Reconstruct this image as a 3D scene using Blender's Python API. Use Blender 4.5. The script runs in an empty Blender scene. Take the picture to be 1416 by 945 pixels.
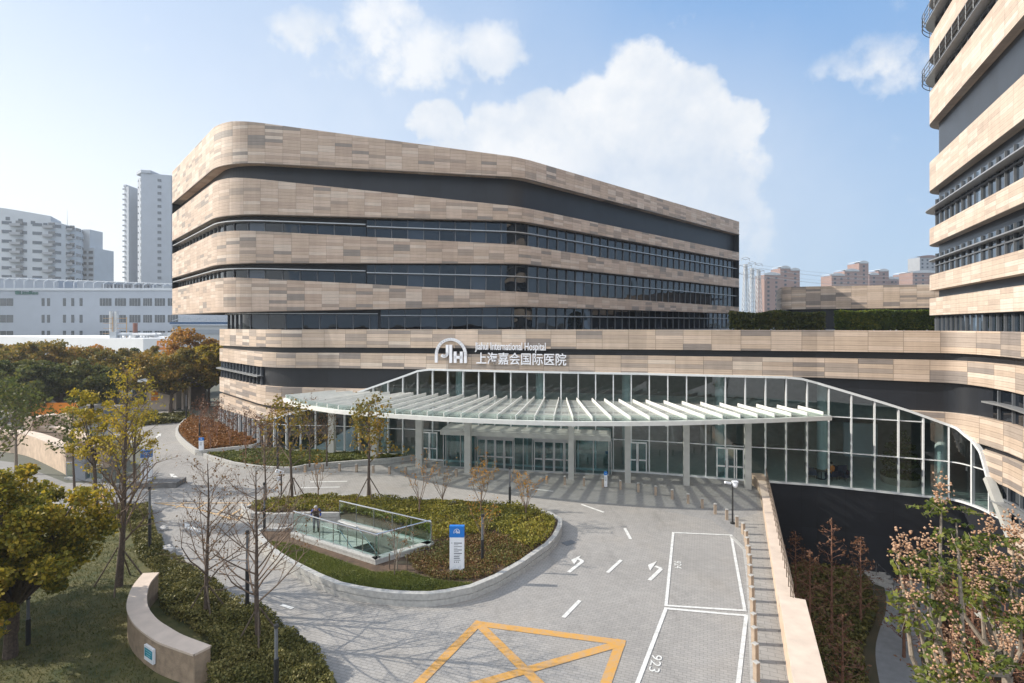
import bpy, bmesh, math, random
import numpy as np
from mathutils import Vector, Matrix

SC = bpy.context.scene
COL = SC.collection
F = 740.0; HZ = 447.0; CX = 708.0; CH = 10.0      # photo focal length / horizon row / centre column / camera height
rnd = random.Random(7)

def G(x, y, z=0.0):
    Y = F*(CH-z)/(y-HZ)
    return ((x-CX)/F*Y, Y, z)
def AT(x, Y):
    return ((x-CX)/F*Y, Y)
def ZP(y, Y):
    return CH-(y-HZ)/F*Y

# ------------------------------------------------------------------ materials
MATS = {}
def nodes(name):
    m = bpy.data.materials.new(name); m.use_nodes = True
    nt = m.node_tree; nt.nodes.clear()
    out = nt.nodes.new('ShaderNodeOutputMaterial')
    MATS[name] = m
    return m, nt, out
def N(nt, typ, **kw):
    n = nt.nodes.new(typ)
    for k, v in kw.items():
        if k.startswith('i_'):
            n.inputs[k[2:].replace('_', ' ')].default_value = v
        elif k[0] == 'n' and k[1:].isdigit():
            n.inputs[int(k[1:])].default_value = v
        else:
            setattr(n, k, v)
    return n
def L(nt, a, b): nt.links.new(a, b)
def rgba(c): return (c[0], c[1], c[2], 1.0)

def pmat(name, col, rough=.7, metal=0.0, var=.12, scale=3.0, bump=0.0, bscale=40.0, spec=.5, col2=None, det=5):
    m, nt, out = nodes(name)
    b = N(nt, 'ShaderNodeBsdfPrincipled', i_Roughness=rough, i_Metallic=metal)
    b.inputs['Specular IOR Level'].default_value = spec
    tc = N(nt, 'ShaderNodeTexCoord')
    nz = N(nt, 'ShaderNodeTexNoise', i_Scale=scale, i_Detail=float(det))
    L(nt, tc.outputs['Object'], nz.inputs['Vector'])
    r = N(nt, 'ShaderNodeValToRGB')
    r.color_ramp.elements[0].position = .3; r.color_ramp.elements[1].position = .7
    if col2 is None:
        c0 = tuple(c*(1-var) for c in col); c1 = tuple(min(1, c*(1+var)) for c in col)
    else: c0, c1 = col, col2
    r.color_ramp.elements[0].color = rgba(c0); r.color_ramp.elements[1].color = rgba(c1)
    L(nt, nz.outputs['Fac'], r.inputs['Fac']); L(nt, r.outputs['Color'], b.inputs['Base Color'])
    if bump:
        n2 = N(nt, 'ShaderNodeTexNoise', i_Scale=bscale, i_Detail=4.0)
        L(nt, tc.outputs['Object'], n2.inputs['Vector'])
        bp = N(nt, 'ShaderNodeBump', i_Strength=bump, i_Distance=.02)
        L(nt, n2.outputs['Fac'], bp.inputs['Height']); L(nt, bp.outputs['Normal'], b.inputs['Normal'])
    L(nt, b.outputs['BSDF'], out.inputs['Surface'])
    return m

def math_n(nt, op, a=None, b=None, va=None, vb=None):
    n = nt.nodes.new('ShaderNodeMath'); n.operation = op
    if a is not None: L(nt, a, n.inputs[0])
    elif va is not None: n.inputs[0].default_value = va
    if b is not None: L(nt, b, n.inputs[1])
    elif vb is not None: n.inputs[1].default_value = vb
    return n.outputs[0]

def cladding(name, cw, rh, tones, groove=.42, rough=.6, fine=True):
    """stacked stone-board panels: random tone per board, joints and grooves as real pattern of the boards (UV in metres)"""
    m, nt, out = nodes(name)
    b = N(nt, 'ShaderNodeBsdfPrincipled', i_Roughness=rough)
    b.inputs['Specular IOR Level'].default_value = .35
    uv = N(nt, 'ShaderNodeUVMap'); sp = N(nt, 'ShaderNodeSeparateXYZ'); L(nt, uv.outputs['UV'], sp.inputs[0])
    u = math_n(nt, 'DIVIDE', sp.outputs[0], vb=cw); v = math_n(nt, 'DIVIDE', sp.outputs[1], vb=rh)
    fu = math_n(nt, 'FLOOR', u); fv = math_n(nt, 'FLOOR', v)
    v2 = math_n(nt, 'FLOOR', math_n(nt, 'DIVIDE', sp.outputs[1], vb=rh*2.0))
    def wn(a, c, off):
        cb = N(nt, 'ShaderNodeCombineXYZ'); L(nt, a, cb.inputs[0]); L(nt, c, cb.inputs[1]); cb.inputs[2].default_value = off
        w = N(nt, 'ShaderNodeTexWhiteNoise', noise_dimensions='3D'); L(nt, cb.outputs[0], w.inputs['Vector']); return w.outputs['Value']
    w1 = wn(fu, fv, 1.3); w2 = wn(fu, v2, 7.7); w3 = wn(fu, fv, 3.9)
    pick = math_n(nt, 'GREATER_THAN', w3, vb=.5)
    mixv = N(nt, 'ShaderNodeMix'); L(nt, pick, mixv.inputs[0]); L(nt, w1, mixv.inputs[2]); L(nt, w2, mixv.inputs[3])
    r = N(nt, 'ShaderNodeValToRGB'); r.color_ramp.interpolation = 'CONSTANT'
    els = r.color_ramp.elements
    for i, (p, c) in enumerate(tones):
        e = els[i] if i < 2 else els.new(p)
        e.position = p; e.color = rgba(c)
    L(nt, mixv.outputs[0], r.inputs['Fac'])
    # streaky grain along each board
    tcm = N(nt, 'ShaderNodeMapping'); tcm.inputs['Scale'].default_value = (1.2, 16, 1); L(nt, uv.outputs['UV'], tcm.inputs[0])
    nz = N(nt, 'ShaderNodeTexNoise', i_Scale=1.0, i_Detail=6.0); L(nt, tcm.outputs[0], nz.inputs['Vector'])
    mr = N(nt, 'ShaderNodeMapRange', n1=.25, n2=.75, n3=.86, n4=1.10); L(nt, nz.outputs['Fac'], mr.inputs[0])
    frv = math_n(nt, 'FRACT', v); fru = math_n(nt, 'FRACT', u)
    jv = math_n(nt, 'LESS_THAN', frv, vb=.09); ju = math_n(nt, 'LESS_THAN', fru, vb=.018)
    j = math_n(nt, 'MAXIMUM', jv, ju)
    if fine:
        fr2 = math_n(nt, 'FRACT', math_n(nt, 'MULTIPLY', v, vb=2.0))
        j2 = math_n(nt, 'MULTIPLY', math_n(nt, 'LESS_THAN', fr2, vb=.10), vb=.45); j = math_n(nt, 'MAXIMUM', j, j2)
    jm = math_n(nt, 'SUBTRACT', va=1.0, b=math_n(nt, 'MULTIPLY', j, vb=groove))
    k = math_n(nt, 'MULTIPLY', mr.outputs[0], jm)
    sm = N(nt, 'ShaderNodeMapping'); sm.inputs['Scale'].default_value = (.9, .10, 1); L(nt, uv.outputs['UV'], sm.inputs[0])
    n5 = N(nt, 'ShaderNodeTexNoise', i_Scale=1.6, i_Detail=7.0, i_Roughness=.65); L(nt, sm.outputs[0], n5.inputs['Vector'])       # faint rain streaks
    m5 = N(nt, 'ShaderNodeMapRange', n1=.3, n2=.72, n3=1.06, n4=.86); L(nt, n5.outputs['Fac'], m5.inputs[0]); k = math_n(nt, 'MULTIPLY', k, m5.outputs[0])
    mx = N(nt, 'ShaderNodeMix', data_type='RGBA', blend_type='MULTIPLY'); mx.inputs[0].default_value = 1
    L(nt, r.outputs['Color'], mx.inputs[6]); L(nt, k, mx.inputs[7])
    L(nt, mx.outputs[2], b.inputs['Base Color'])
    bp = N(nt, 'ShaderNodeBump', i_Strength=.4, i_Distance=.02); L(nt, jm, bp.inputs['Height']); L(nt, bp.outputs[0], b.inputs['Normal'])
    L(nt, b.outputs['BSDF'], out.inputs['Surface'])
    return m

def darkpanel(name, col, cw=1.45, rh=4.0, rough=.38):
    m, nt, out = nodes(name)
    b = N(nt, 'ShaderNodeBsdfPrincipled', i_Roughness=rough); b.inputs['Specular IOR Level'].default_value = .5
    uv = N(nt, 'ShaderNodeUVMap'); sp = N(nt, 'ShaderNodeSeparateXYZ'); L(nt, uv.outputs['UV'], sp.inputs[0])
    u = math_n(nt, 'DIVIDE', sp.outputs[0], vb=cw); v = math_n(nt, 'DIVIDE', sp.outputs[1], vb=rh)
    cb = N(nt, 'ShaderNodeCombineXYZ'); L(nt, math_n(nt, 'FLOOR', u), cb.inputs[0]); L(nt, math_n(nt, 'FLOOR', v), cb.inputs[1])
    w = N(nt, 'ShaderNodeTexWhiteNoise', noise_dimensions='3D'); L(nt, cb.outputs[0], w.inputs['Vector'])
    nz = N(nt, 'ShaderNodeTexNoise', i_Scale=.9, i_Detail=6.0); L(nt, uv.outputs['UV'], nz.inputs['Vector'])
    k = math_n(nt, 'ADD', math_n(nt, 'MULTIPLY', w.outputs['Value'], vb=.3), math_n(nt, 'MULTIPLY', nz.outputs['Fac'], vb=.7))
    k = math_n(nt, 'ADD', k, vb=.5)
    j = math_n(nt, 'MAXIMUM', math_n(nt, 'LESS_THAN', math_n(nt, 'FRACT', u), vb=.012), math_n(nt, 'LESS_THAN', math_n(nt, 'FRACT', v), vb=.008))
    k = math_n(nt, 'MULTIPLY', k, math_n(nt, 'SUBTRACT', va=1.0, b=math_n(nt, 'MULTIPLY', j, vb=.5)))
    mx = N(nt, 'ShaderNodeMix', data_type='RGBA', blend_type='MULTIPLY'); mx.inputs[0].default_value = 1
    mx.inputs[6].default_value = rgba(col); L(nt, k, mx.inputs[7]); L(nt, mx.outputs[2], b.inputs['Base Color'])
    L(nt, b.outputs['BSDF'], out.inputs['Surface'])
    return m

def paving(name, c1, c2, cm, bw=.22, bh=.11, rot=0.0, wear=.25):
    m, nt, out = nodes(name)
    b = N(nt, 'ShaderNodeBsdfPrincipled', i_Roughness=.75); b.inputs['Specular IOR Level'].default_value = .3
    geo = N(nt, 'ShaderNodeNewGeometry')
    mp = N(nt, 'ShaderNodeMapping'); mp.inputs['Rotation'].default_value = (0, 0, rot); L(nt, geo.outputs['Position'], mp.inputs[0])
    br = N(nt, 'ShaderNodeTexBrick', i_Scale=1.0); br.inputs['Color1'].default_value = rgba(c1); br.inputs['Color2'].default_value = rgba(c2)
    br.inputs['Mortar'].default_value = rgba(cm); br.inputs['Mortar Size'].default_value = .008; br.inputs['Brick Width'].default_value = bw; br.inputs['Row Height'].default_value = bh
    br.inputs['Bias'].default_value = -.1
    L(nt, mp.outputs[0], br.inputs['Vector'])
    n1 = N(nt, 'ShaderNodeTexNoise', i_Scale=.22, i_Detail=7.0, i_Roughness=.62); L(nt, geo.outputs['Position'], n1.inputs['Vector'])
    n2 = N(nt, 'ShaderNodeTexNoise', i_Scale=2.3, i_Detail=6.0, i_Roughness=.7); L(nt, geo.outputs['Position'], n2.inputs['Vector'])
    k = math_n(nt, 'ADD', math_n(nt, 'MULTIPLY', n1.outputs['Fac'], vb=wear*2), math_n(nt, 'MULTIPLY', n2.outputs['Fac'], vb=wear*1.6))
    k = math_n(nt, 'ADD', k, vb=1-wear*1.8)
    mx = N(nt, 'ShaderNodeMix', data_type='RGBA', blend_type='MULTIPLY'); mx.inputs[0].default_value = 1
    L(nt, br.outputs['Color'], mx.inputs[6]); L(nt, k, mx.inputs[7])
    m6 = N(nt, 'ShaderNodeMapping'); m6.inputs['Rotation'].default_value = (0, 0, -.5); m6.inputs['Scale'].default_value = (.55, .12, 1); L(nt, geo.outputs['Position'], m6.inputs[0])
    n6 = N(nt, 'ShaderNodeTexNoise', i_Scale=1.7, i_Detail=8.0, i_Roughness=.7); L(nt, m6.outputs[0], n6.inputs['Vector'])
    r6 = N(nt, 'ShaderNodeMapRange', n1=.54, n2=.74, n3=1.0, n4=.74); L(nt, n6.outputs['Fac'], r6.inputs[0]); k = math_n(nt, 'MULTIPLY', k, r6.outputs[0]); L(nt, k, mx.inputs[7])
    # warm sand washed into the joints in large patches
    n3 = N(nt, 'ShaderNodeTexNoise', i_Scale=.35, i_Detail=5.0); L(nt, geo.outputs['Position'], n3.inputs['Vector'])
    mr = N(nt, 'ShaderNodeMapRange', n1=.52, n2=.8, n3=0.0, n4=.3); L(nt, n3.outputs['Fac'], mr.inputs[0])
    mx2 = N(nt, 'ShaderNodeMix', data_type='RGBA'); L(nt, mr.outputs[0], mx2.inputs[0]); L(nt, mx.outputs[2], mx2.inputs[6]); mx2.inputs[7].default_value = (c1[0]*1.08, c1[1]*.98, c1[2]*.84, 1)
    L(nt, mx2.outputs[2], b.inputs['Base Color'])
    bp = N(nt, 'ShaderNodeBump', i_Strength=.35, i_Distance=.01); L(nt, br.outputs['Fac'], bp.inputs['Height']); bp.invert = True
    L(nt, bp.outputs[0], b.inputs['Normal'])
    L(nt, b.outputs['BSDF'], out.inputs['Surface'])
    return m

def paint(name, col, wear=.35):
    m, nt, out = nodes(name)
    b = N(nt, 'ShaderNodeBsdfPrincipled', i_Roughness=.6)
    geo = N(nt, 'ShaderNodeNewGeometry')
    n1 = N(nt, 'ShaderNodeTexNoise', i_Scale=5.0, i_Detail=8.0, i_Roughness=.75); L(nt, geo.outputs['Position'], n1.inputs['Vector'])
    r = N(nt, 'ShaderNodeValToRGB'); r.color_ramp.elements[0].position = .40; r.color_ramp.elements[1].position = .56
    g = .27
    r.color_ramp.elements[0].color = rgba(tuple(c*(1-wear)+g*wear for c in col)); r.color_ramp.elements[1].color = rgba(col)
    L(nt, n1.outputs['Fac'], r.inputs['Fac']); L(nt, r.outputs['Color'], b.inputs['Base Color'])
    L(nt, b.outputs['BSDF'], out.inputs['Surface'])
    return m

def leafmat(name, cols, trans=.35, rough=.55):
    m, nt, out = nodes(name)
    geo = N(nt, 'ShaderNodeNewGeometry'); oi = N(nt, 'ShaderNodeObjectInfo')
    tc = N(nt, 'ShaderNodeTexCoord')
    nz = N(nt, 'ShaderNodeTexNoise', i_Scale=.55, i_Detail=3.0); L(nt, geo.outputs['Position'], nz.inputs['Vector'])
    k = math_n(nt, 'ADD', math_n(nt, 'MULTIPLY', geo.outputs['Random Per Island'], vb=.55), math_n(nt, 'MULTIPLY', nz.outputs['Fac'], vb=.9))
    k = math_n(nt, 'SUBTRACT', k, vb=.22)
    r = N(nt, 'ShaderNodeValToRGB')
    els = r.color_ramp.elements
    for i, c in enumerate(cols):
        p = i/(len(cols)-1)
        e = els[i] if i < 2 else els.new(p)
        e.position = p; e.color = rgba(c)
    L(nt, k, r.inputs['Fac'])
    d = N(nt, 'ShaderNodeBsdfPrincipled', i_Roughness=rough); d.inputs['Specular IOR Level'].default_value = .3
    t = N(nt, 'ShaderNodeBsdfTranslucent')
    L(nt, r.outputs['Color'], d.inputs['Base Color']); L(nt, r.outputs['Color'], t.inputs['Color'])
    mx = N(nt, 'ShaderNodeMixShader', n0=trans); L(nt, d.outputs[0], mx.inputs[1]); L(nt, t.outputs[0], mx.inputs[2])
    L(nt, mx.outputs[0], out.inputs['Surface'])
    return m

def glassmat(name, tint, refl=.9, ior=1.5, base=.04, dark=None):
    """thin architectural glass: tinted see-through plus mirror reflection by fresnel"""
    m, nt, out = nodes(name)
    fr = N(nt, 'ShaderNodeFresnel'); gb = N(nt, 'ShaderNodeNewGeometry')      # same reflection from both sides of the thin pane
    io = N(nt, 'ShaderNodeMix'); io.inputs[2].default_value = ior; io.inputs[3].default_value = 1/ior; L(nt, gb.outputs['Backfacing'], io.inputs[0]); L(nt, io.outputs[0], fr.inputs['IOR'])
    k = math_n(nt, 'ADD', math_n(nt, 'MULTIPLY', fr.outputs[0], vb=1.0), vb=base)
    gl = N(nt, 'ShaderNodeBsdfGlossy', i_Roughness=.0); gl.inputs['Color'].default_value = (refl, refl, refl, 1)
    tr = N(nt, 'ShaderNodeBsdfTransparent'); tr.inputs['Color'].default_value = rgba(tint)
    mx = N(nt, 'ShaderNodeMixShader'); L(nt, k, mx.inputs[0]); L(nt, tr.outputs[0], mx.inputs[1]); L(nt, gl.outputs[0], mx.inputs[2])
    L(nt, mx.outputs[0], out.inputs['Surface'])
    return m

def windowmat(name, col=(.012, .018, .026), base=.06, wob=.05):
    """dark reflecting office glazing with a slight ripple from pane to pane"""
    m, nt, out = nodes(name)
    fr = N(nt, 'ShaderNodeFresnel', i_IOR=1.55)
    k = math_n(nt, 'ADD', fr.outputs[0], vb=base)
    uv = N(nt, 'ShaderNodeUVMap')
    nz = N(nt, 'ShaderNodeTexNoise', i_Scale=.55, i_Detail=1.0); L(nt, uv.outputs[0], nz.inputs['Vector'])
    bp = N(nt, 'ShaderNodeBump', i_Strength=wob, i_Distance=.4); L(nt, nz.outputs['Fac'], bp.inputs['Height'])
    gl = N(nt, 'ShaderNodeBsdfGlossy', i_Roughness=.01); gl.inputs['Color'].default_value = (.9, .95, 1, 1); L(nt, bp.outputs[0], gl.inputs['Normal'])
    sp = N(nt, 'ShaderNodeSeparateXYZ'); L(nt, uv.outputs[0], sp.inputs[0])
    w = N(nt, 'ShaderNodeTexWhiteNoise', noise_dimensions='1D'); L(nt, math_n(nt, 'FLOOR', math_n(nt, 'DIVIDE', math_n(nt, 'SUBTRACT', sp.outputs[0], vb=.725), vb=1.45)), w.inputs['W'])
    rr = N(nt, 'ShaderNodeValToRGB'); rr.color_ramp.interpolation = 'CONSTANT'
    for k_, (p_, f_) in enumerate([(0, .5), (.35, 1.0), (.66, 1.7), (.84, 3.6), (.94, 6.5)]):
        e_ = rr.color_ramp.elements[k_] if k_ < 2 else rr.color_ramp.elements.new(p_)
        e_.position = p_; e_.color = rgba(tuple(c*f_ for c in col))
    L(nt, w.outputs['Value'], rr.inputs[0])
    d = N(nt, 'ShaderNodeBsdfDiffuse'); L(nt, rr.outputs[0], d.inputs['Color'])
    mx = N(nt, 'ShaderNodeMixShader'); L(nt, k, mx.inputs[0]); L(nt, d.outputs[0], mx.inputs[1]); L(nt, gl.outputs[0], mx.inputs[2])
    L(nt, mx.outputs[0], out.inputs['Surface'])
    return m

tones = [(0, (.50, .385, .30)), (.28, (.55, .43, .345)), (.52, (.455, .345, .27)), (.68, (.59, .485, .40)), (.82, (.37, .295, .24)), (.93, (.28, .24, .21))]
cladding('cladding', 1.45, .285, tones)
cladding('cladding_podium', 1.75, .27, [(0, (.50, .395, .31)), (.28, (.56, .45, .365)), (.52, (.46, .365, .29)), (.68, (.36, .30, .255)), (.82, (.255, .22, .198)), (.92, (.58, .49, .41))], groove=.45)
cladding('cladding_tower', 1.8, .30, [(0, (.58, .475, .385)), (.35, (.62, .53, .445)), (.62, (.55, .44, .355)), (.82, (.50, .40, .325)), (.93, (.64, .56, .48))], groove=.35)
darkpanel('dark_panel', (.011, .0135, .019), rough=.45)
darkpanel('black_base', (.017, .019, .025), 2.4, 2.6, .45)
windowmat('window_glass', (.008, .011, .016), .015)
windowmat('tower_glass', (.012, .018, .026), .10)
darkpanel('tower_panel', (.018, .025, .036), rough=.35)
pmat('beam_blue', (.05, .11, .22), .6)
windowmat('far_glass', (.05, .07, .09), .04)
glassmat('lobby_glass', (.62, .80, .82), base=.06)
def frit(name):
    m, nt, out = nodes(name)
    d = N(nt, 'ShaderNodeBsdfPrincipled', i_Roughness=.25); d.inputs['Base Color'].default_value = (.80, .80, .77, 1)
    t = N(nt, 'ShaderNodeBsdfTransparent'); t.inputs['Color'].default_value = (.93, .96, .94, 1)
    tl = N(nt, 'ShaderNodeBsdfTranslucent'); tl.inputs['Color'].default_value = (.7, .7, .66, 1)
    m1 = N(nt, 'ShaderNodeMixShader', n0=.35); L(nt, d.outputs[0], m1.inputs[1]); L(nt, tl.outputs[0], m1.inputs[2])
    m2 = N(nt, 'ShaderNodeMixShader', n0=.70); L(nt, m1.outputs[0], m2.inputs[1]); L(nt, t.outputs[0], m2.inputs[2])
    L(nt, m2.outputs[0], out.inputs['Surface'])
frit('canopy_glass')
glassmat('rail_glass', (.82, .93, .90), base=.02)
pmat('white_frame', (.62, .64, .65), .4, var=.05)
pmat('grey_frame', (.12, .13, .145), .45, var=.08)
pmat('alu', (.45, .46, .47), .35, .6, var=.06)
pmat('canopy_white', (.66, .66, .63), .45, var=.06)
pmat('column_grey', (.42, .42, .40), .55, var=.06)
pmat('soffit', (.50, .41, .33), .7)
pmat('roof_grey', (.22, .22, .22), .9)
pmat('interior_wall', (.30, .27, .24), .8)
pmat('interior_floor', (.42, .39, .35), .3)
pmat('interior_ceiling', (.45, .44, .42), .8)
pmat('steel', (.55, .56, .57), .25, .9, var=.05)
pmat('black_metal', (.018, .019, .021), .5, var=.2)
pmat('bollard_stone', (.33, .26, .20), .8, var=.2, bump=.3)
pmat('bronze', (.18, .14, .11), .45, .4)
pmat('granite', (.36, .355, .34), .75, var=.16, scale=9, bump=.2)
pmat('granite_dark', (.13, .13, .13), .7, var=.25, scale=6)
pmat('sandstone', (.50, .385, .29), .8, var=.16, scale=2.5, bump=.25)
pmat('sandstone_top', (.56, .46, .38), .75, var=.10, scale=2.0)
pmat('rough_sandstone', (.30, .225, .16), .9, var=.25, scale=4, bump=.9, bscale=26)
pmat('sign_white', (.72, .74, .78), .45, var=.03)
pmat('sign_blue', (.012, .16, .52), .4, var=.06)
pmat('sign_text', (.05, .06, .08), .6)
pmat('letter_white', (.78, .79, .84), .35, var=.02)
pmat('bark', (.085, .062, .048), .95, var=.35, scale=14, bump=.6)
pmat('bark_pale', (.20, .165, .13), .9, var=.3, scale=12, bump=.4)
pmat('twig', (.15, .105, .075), .9, var=.3, scale=6)
pmat('twig_red', (.20, .10, .065), .9, var=.3, scale=3)
pmat('stake', (.10, .075, .055), .9, var=.3)
pmat('soil', (.085, .055, .036), 1.0, var=.35, scale=4, bump=.8, bscale=18)
pmat('lawn', (.045, .058, .018), 1.0, col2=(.13, .115, .045), scale=1.6, bump=.8, bscale=60, det=9)
pmat('ground_far', (.10, .105, .085), 1.0, var=.3, scale=.05)
pmat('garden_soil', (.040, .040, .022), 1.0, col2=(.085, .065, .036), scale=.9, bump=.8, bscale=20, det=8)
pmat('garden_path', (.20, .21, .22), .85, var=.12, scale=3)
pmat('asphalt', (.20, .195, .19), .85, var=.15, scale=1.2)
pmat('rock', (.42, .41, .40), .9, var=.25, scale=6, bump=.5)
pmat('rock_dark', (.06, .065, .075), .8, var=.3, scale=6, bump=.4)
pmat('skin', (.50, .31, .22), .6, var=.04)
pmat('cloth_navy', (.02, .028, .06), .9)
pmat('cloth_blue', (.02, .06, .30), .9)
pmat('cloth_brown', (.05, .035, .03), .9)
pmat('cloth_orange', (.55, .14, .02), .9)
pmat('hair_grey', (.32, .32, .33), .9)
pmat('hair_black', (.012, .011, .010), .8)
pmat('far_white', (.44, .47, .50), .8, var=.05, scale=.3)
pmat('hall_white', (.66, .67, .68), .8, var=.04, scale=.4)
pmat('far_white2', (.30, .335, .385), .8, var=.05, scale=.3)
pmat('far_grey', (.26, .275, .30), .8, var=.06, scale=.3)
pmat('far_pink', (.25, .165, .14), .85, var=.07, scale=.4)
pmat('far_pink2', (.21, .14, .125), .85, var=.07, scale=.4)
pmat('hill', (.10, .13, .11), 1, var=.2, scale=.02)
pmat('orange', (.70, .22, .02), .6)
pmat('green_letter', (.01, .09, .075), .5)
pmat('tank', (.55, .56, .57), .4, .5)
pmat('pylon', (.42, .43, .44), .5, .3)
pmat('bag_white', (.66, .67, .68), .7, var=.08, scale=8)
paint('paint_white', (.64, .64, .62), .45)
paint('paint_yellow', (.50, .265, .06), .4)
paint('paint_yellow_worn', (.52, .33, .14), .75)
paving('pavers', (.298, .286, .272), (.260, .251, .241), (.185, .178, .170), .22, .11, .35)
paving('pavers_plaza', (.265, .26, .255), (.23, .226, .224), (.17, .17, .17), .22, .11, -.25)
paving('sidewalk_pavers', (.29, .28, .265), (.255, .247, .235), (.17, .165, .16), .4, .2, .39)
leafmat('leaf_dark', [(.030, .048, .016), (.068, .088, .024), (.12, .13, .03), (.20, .15, .034)], .45)
leafmat('leaf_autumn', [(.085, .095, .024), (.17, .15, .03), (.29, .19, .032), (.38, .19, .03)], .45)
leafmat('leaf_orange', [(.17, .13, .026), (.33, .19, .03), (.46, .22, .03), (.40, .145, .025)], .45)
leafmat('leaf_yellow', [(.14, .14, .018), (.28, .235, .022), (.42, .31, .028), (.38, .22, .024)], .45)
leafmat('leaf_foreground', [(.045, .062, .014), (.12, .13, .020), (.25, .21, .026), (.42, .31, .034), (.42, .19, .024)], .5)
leafmat('leaf_green', [(.045, .075, .018), (.095, .13, .026), (.17, .19, .034), (.27, .22, .035)], .42)
leafmat('leaf_dry', [(.05, .045, .018), (.12, .075, .03), (.20, .10, .04), (.13, .12, .03)])
leafmat('pod', [(.38, .20, .11), (.55, .34, .21), (.62, .43, .30), (.30, .17, .10)], .4)
leafmat('leaf_red', [(.06, .030, .018), (.11, .050, .028), (.16, .08, .042), (.08, .045, .024)], .2)
leafmat('cover_orange', [(.13, .075, .022), (.22, .10, .028), (.28, .12, .035), (.12, .10, .03)], .2)
leafmat('cover_green', [(.034, .052, .014), (.080, .10, .022), (.14, .15, .03), (.22, .20, .035)], .25)
leafmat('cover_yellow', [(.040, .055, .014), (.12, .125, .022), (.29, .25, .030), (.16, .085, .035)], .25)
leafmat('cover_rust', [(.06, .050, .020), (.17, .085, .035), (.13, .12, .03), (.08, .11, .024)], .2)
leafmat('grass_blade', [(.055, .080, .016), (.10, .13, .026), (.15, .17, .036), (.20, .18, .05)], .3)
leafmat('lawn_blade', [(.035, .046, .012), (.07, .08, .018), (.12, .115, .03), (.17, .13, .05)], .3)
leafmat('shrub_leaf', [(.030, .038, .012), (.085, .088, .022), (.18, .16, .045), (.30, .25, .10)], .25)
leafmat('ivy', [(.045, .08, .018), (.11, .16, .03), (.20, .24, .04), (.46, .40, .05)], .6)

# ------------------------------------------------------------------ mesh builder
def wloc(o):
    v = Vector((0, 0, 0))
    while o is not None:
        v += o.location; o = o.parent
    return v

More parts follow.
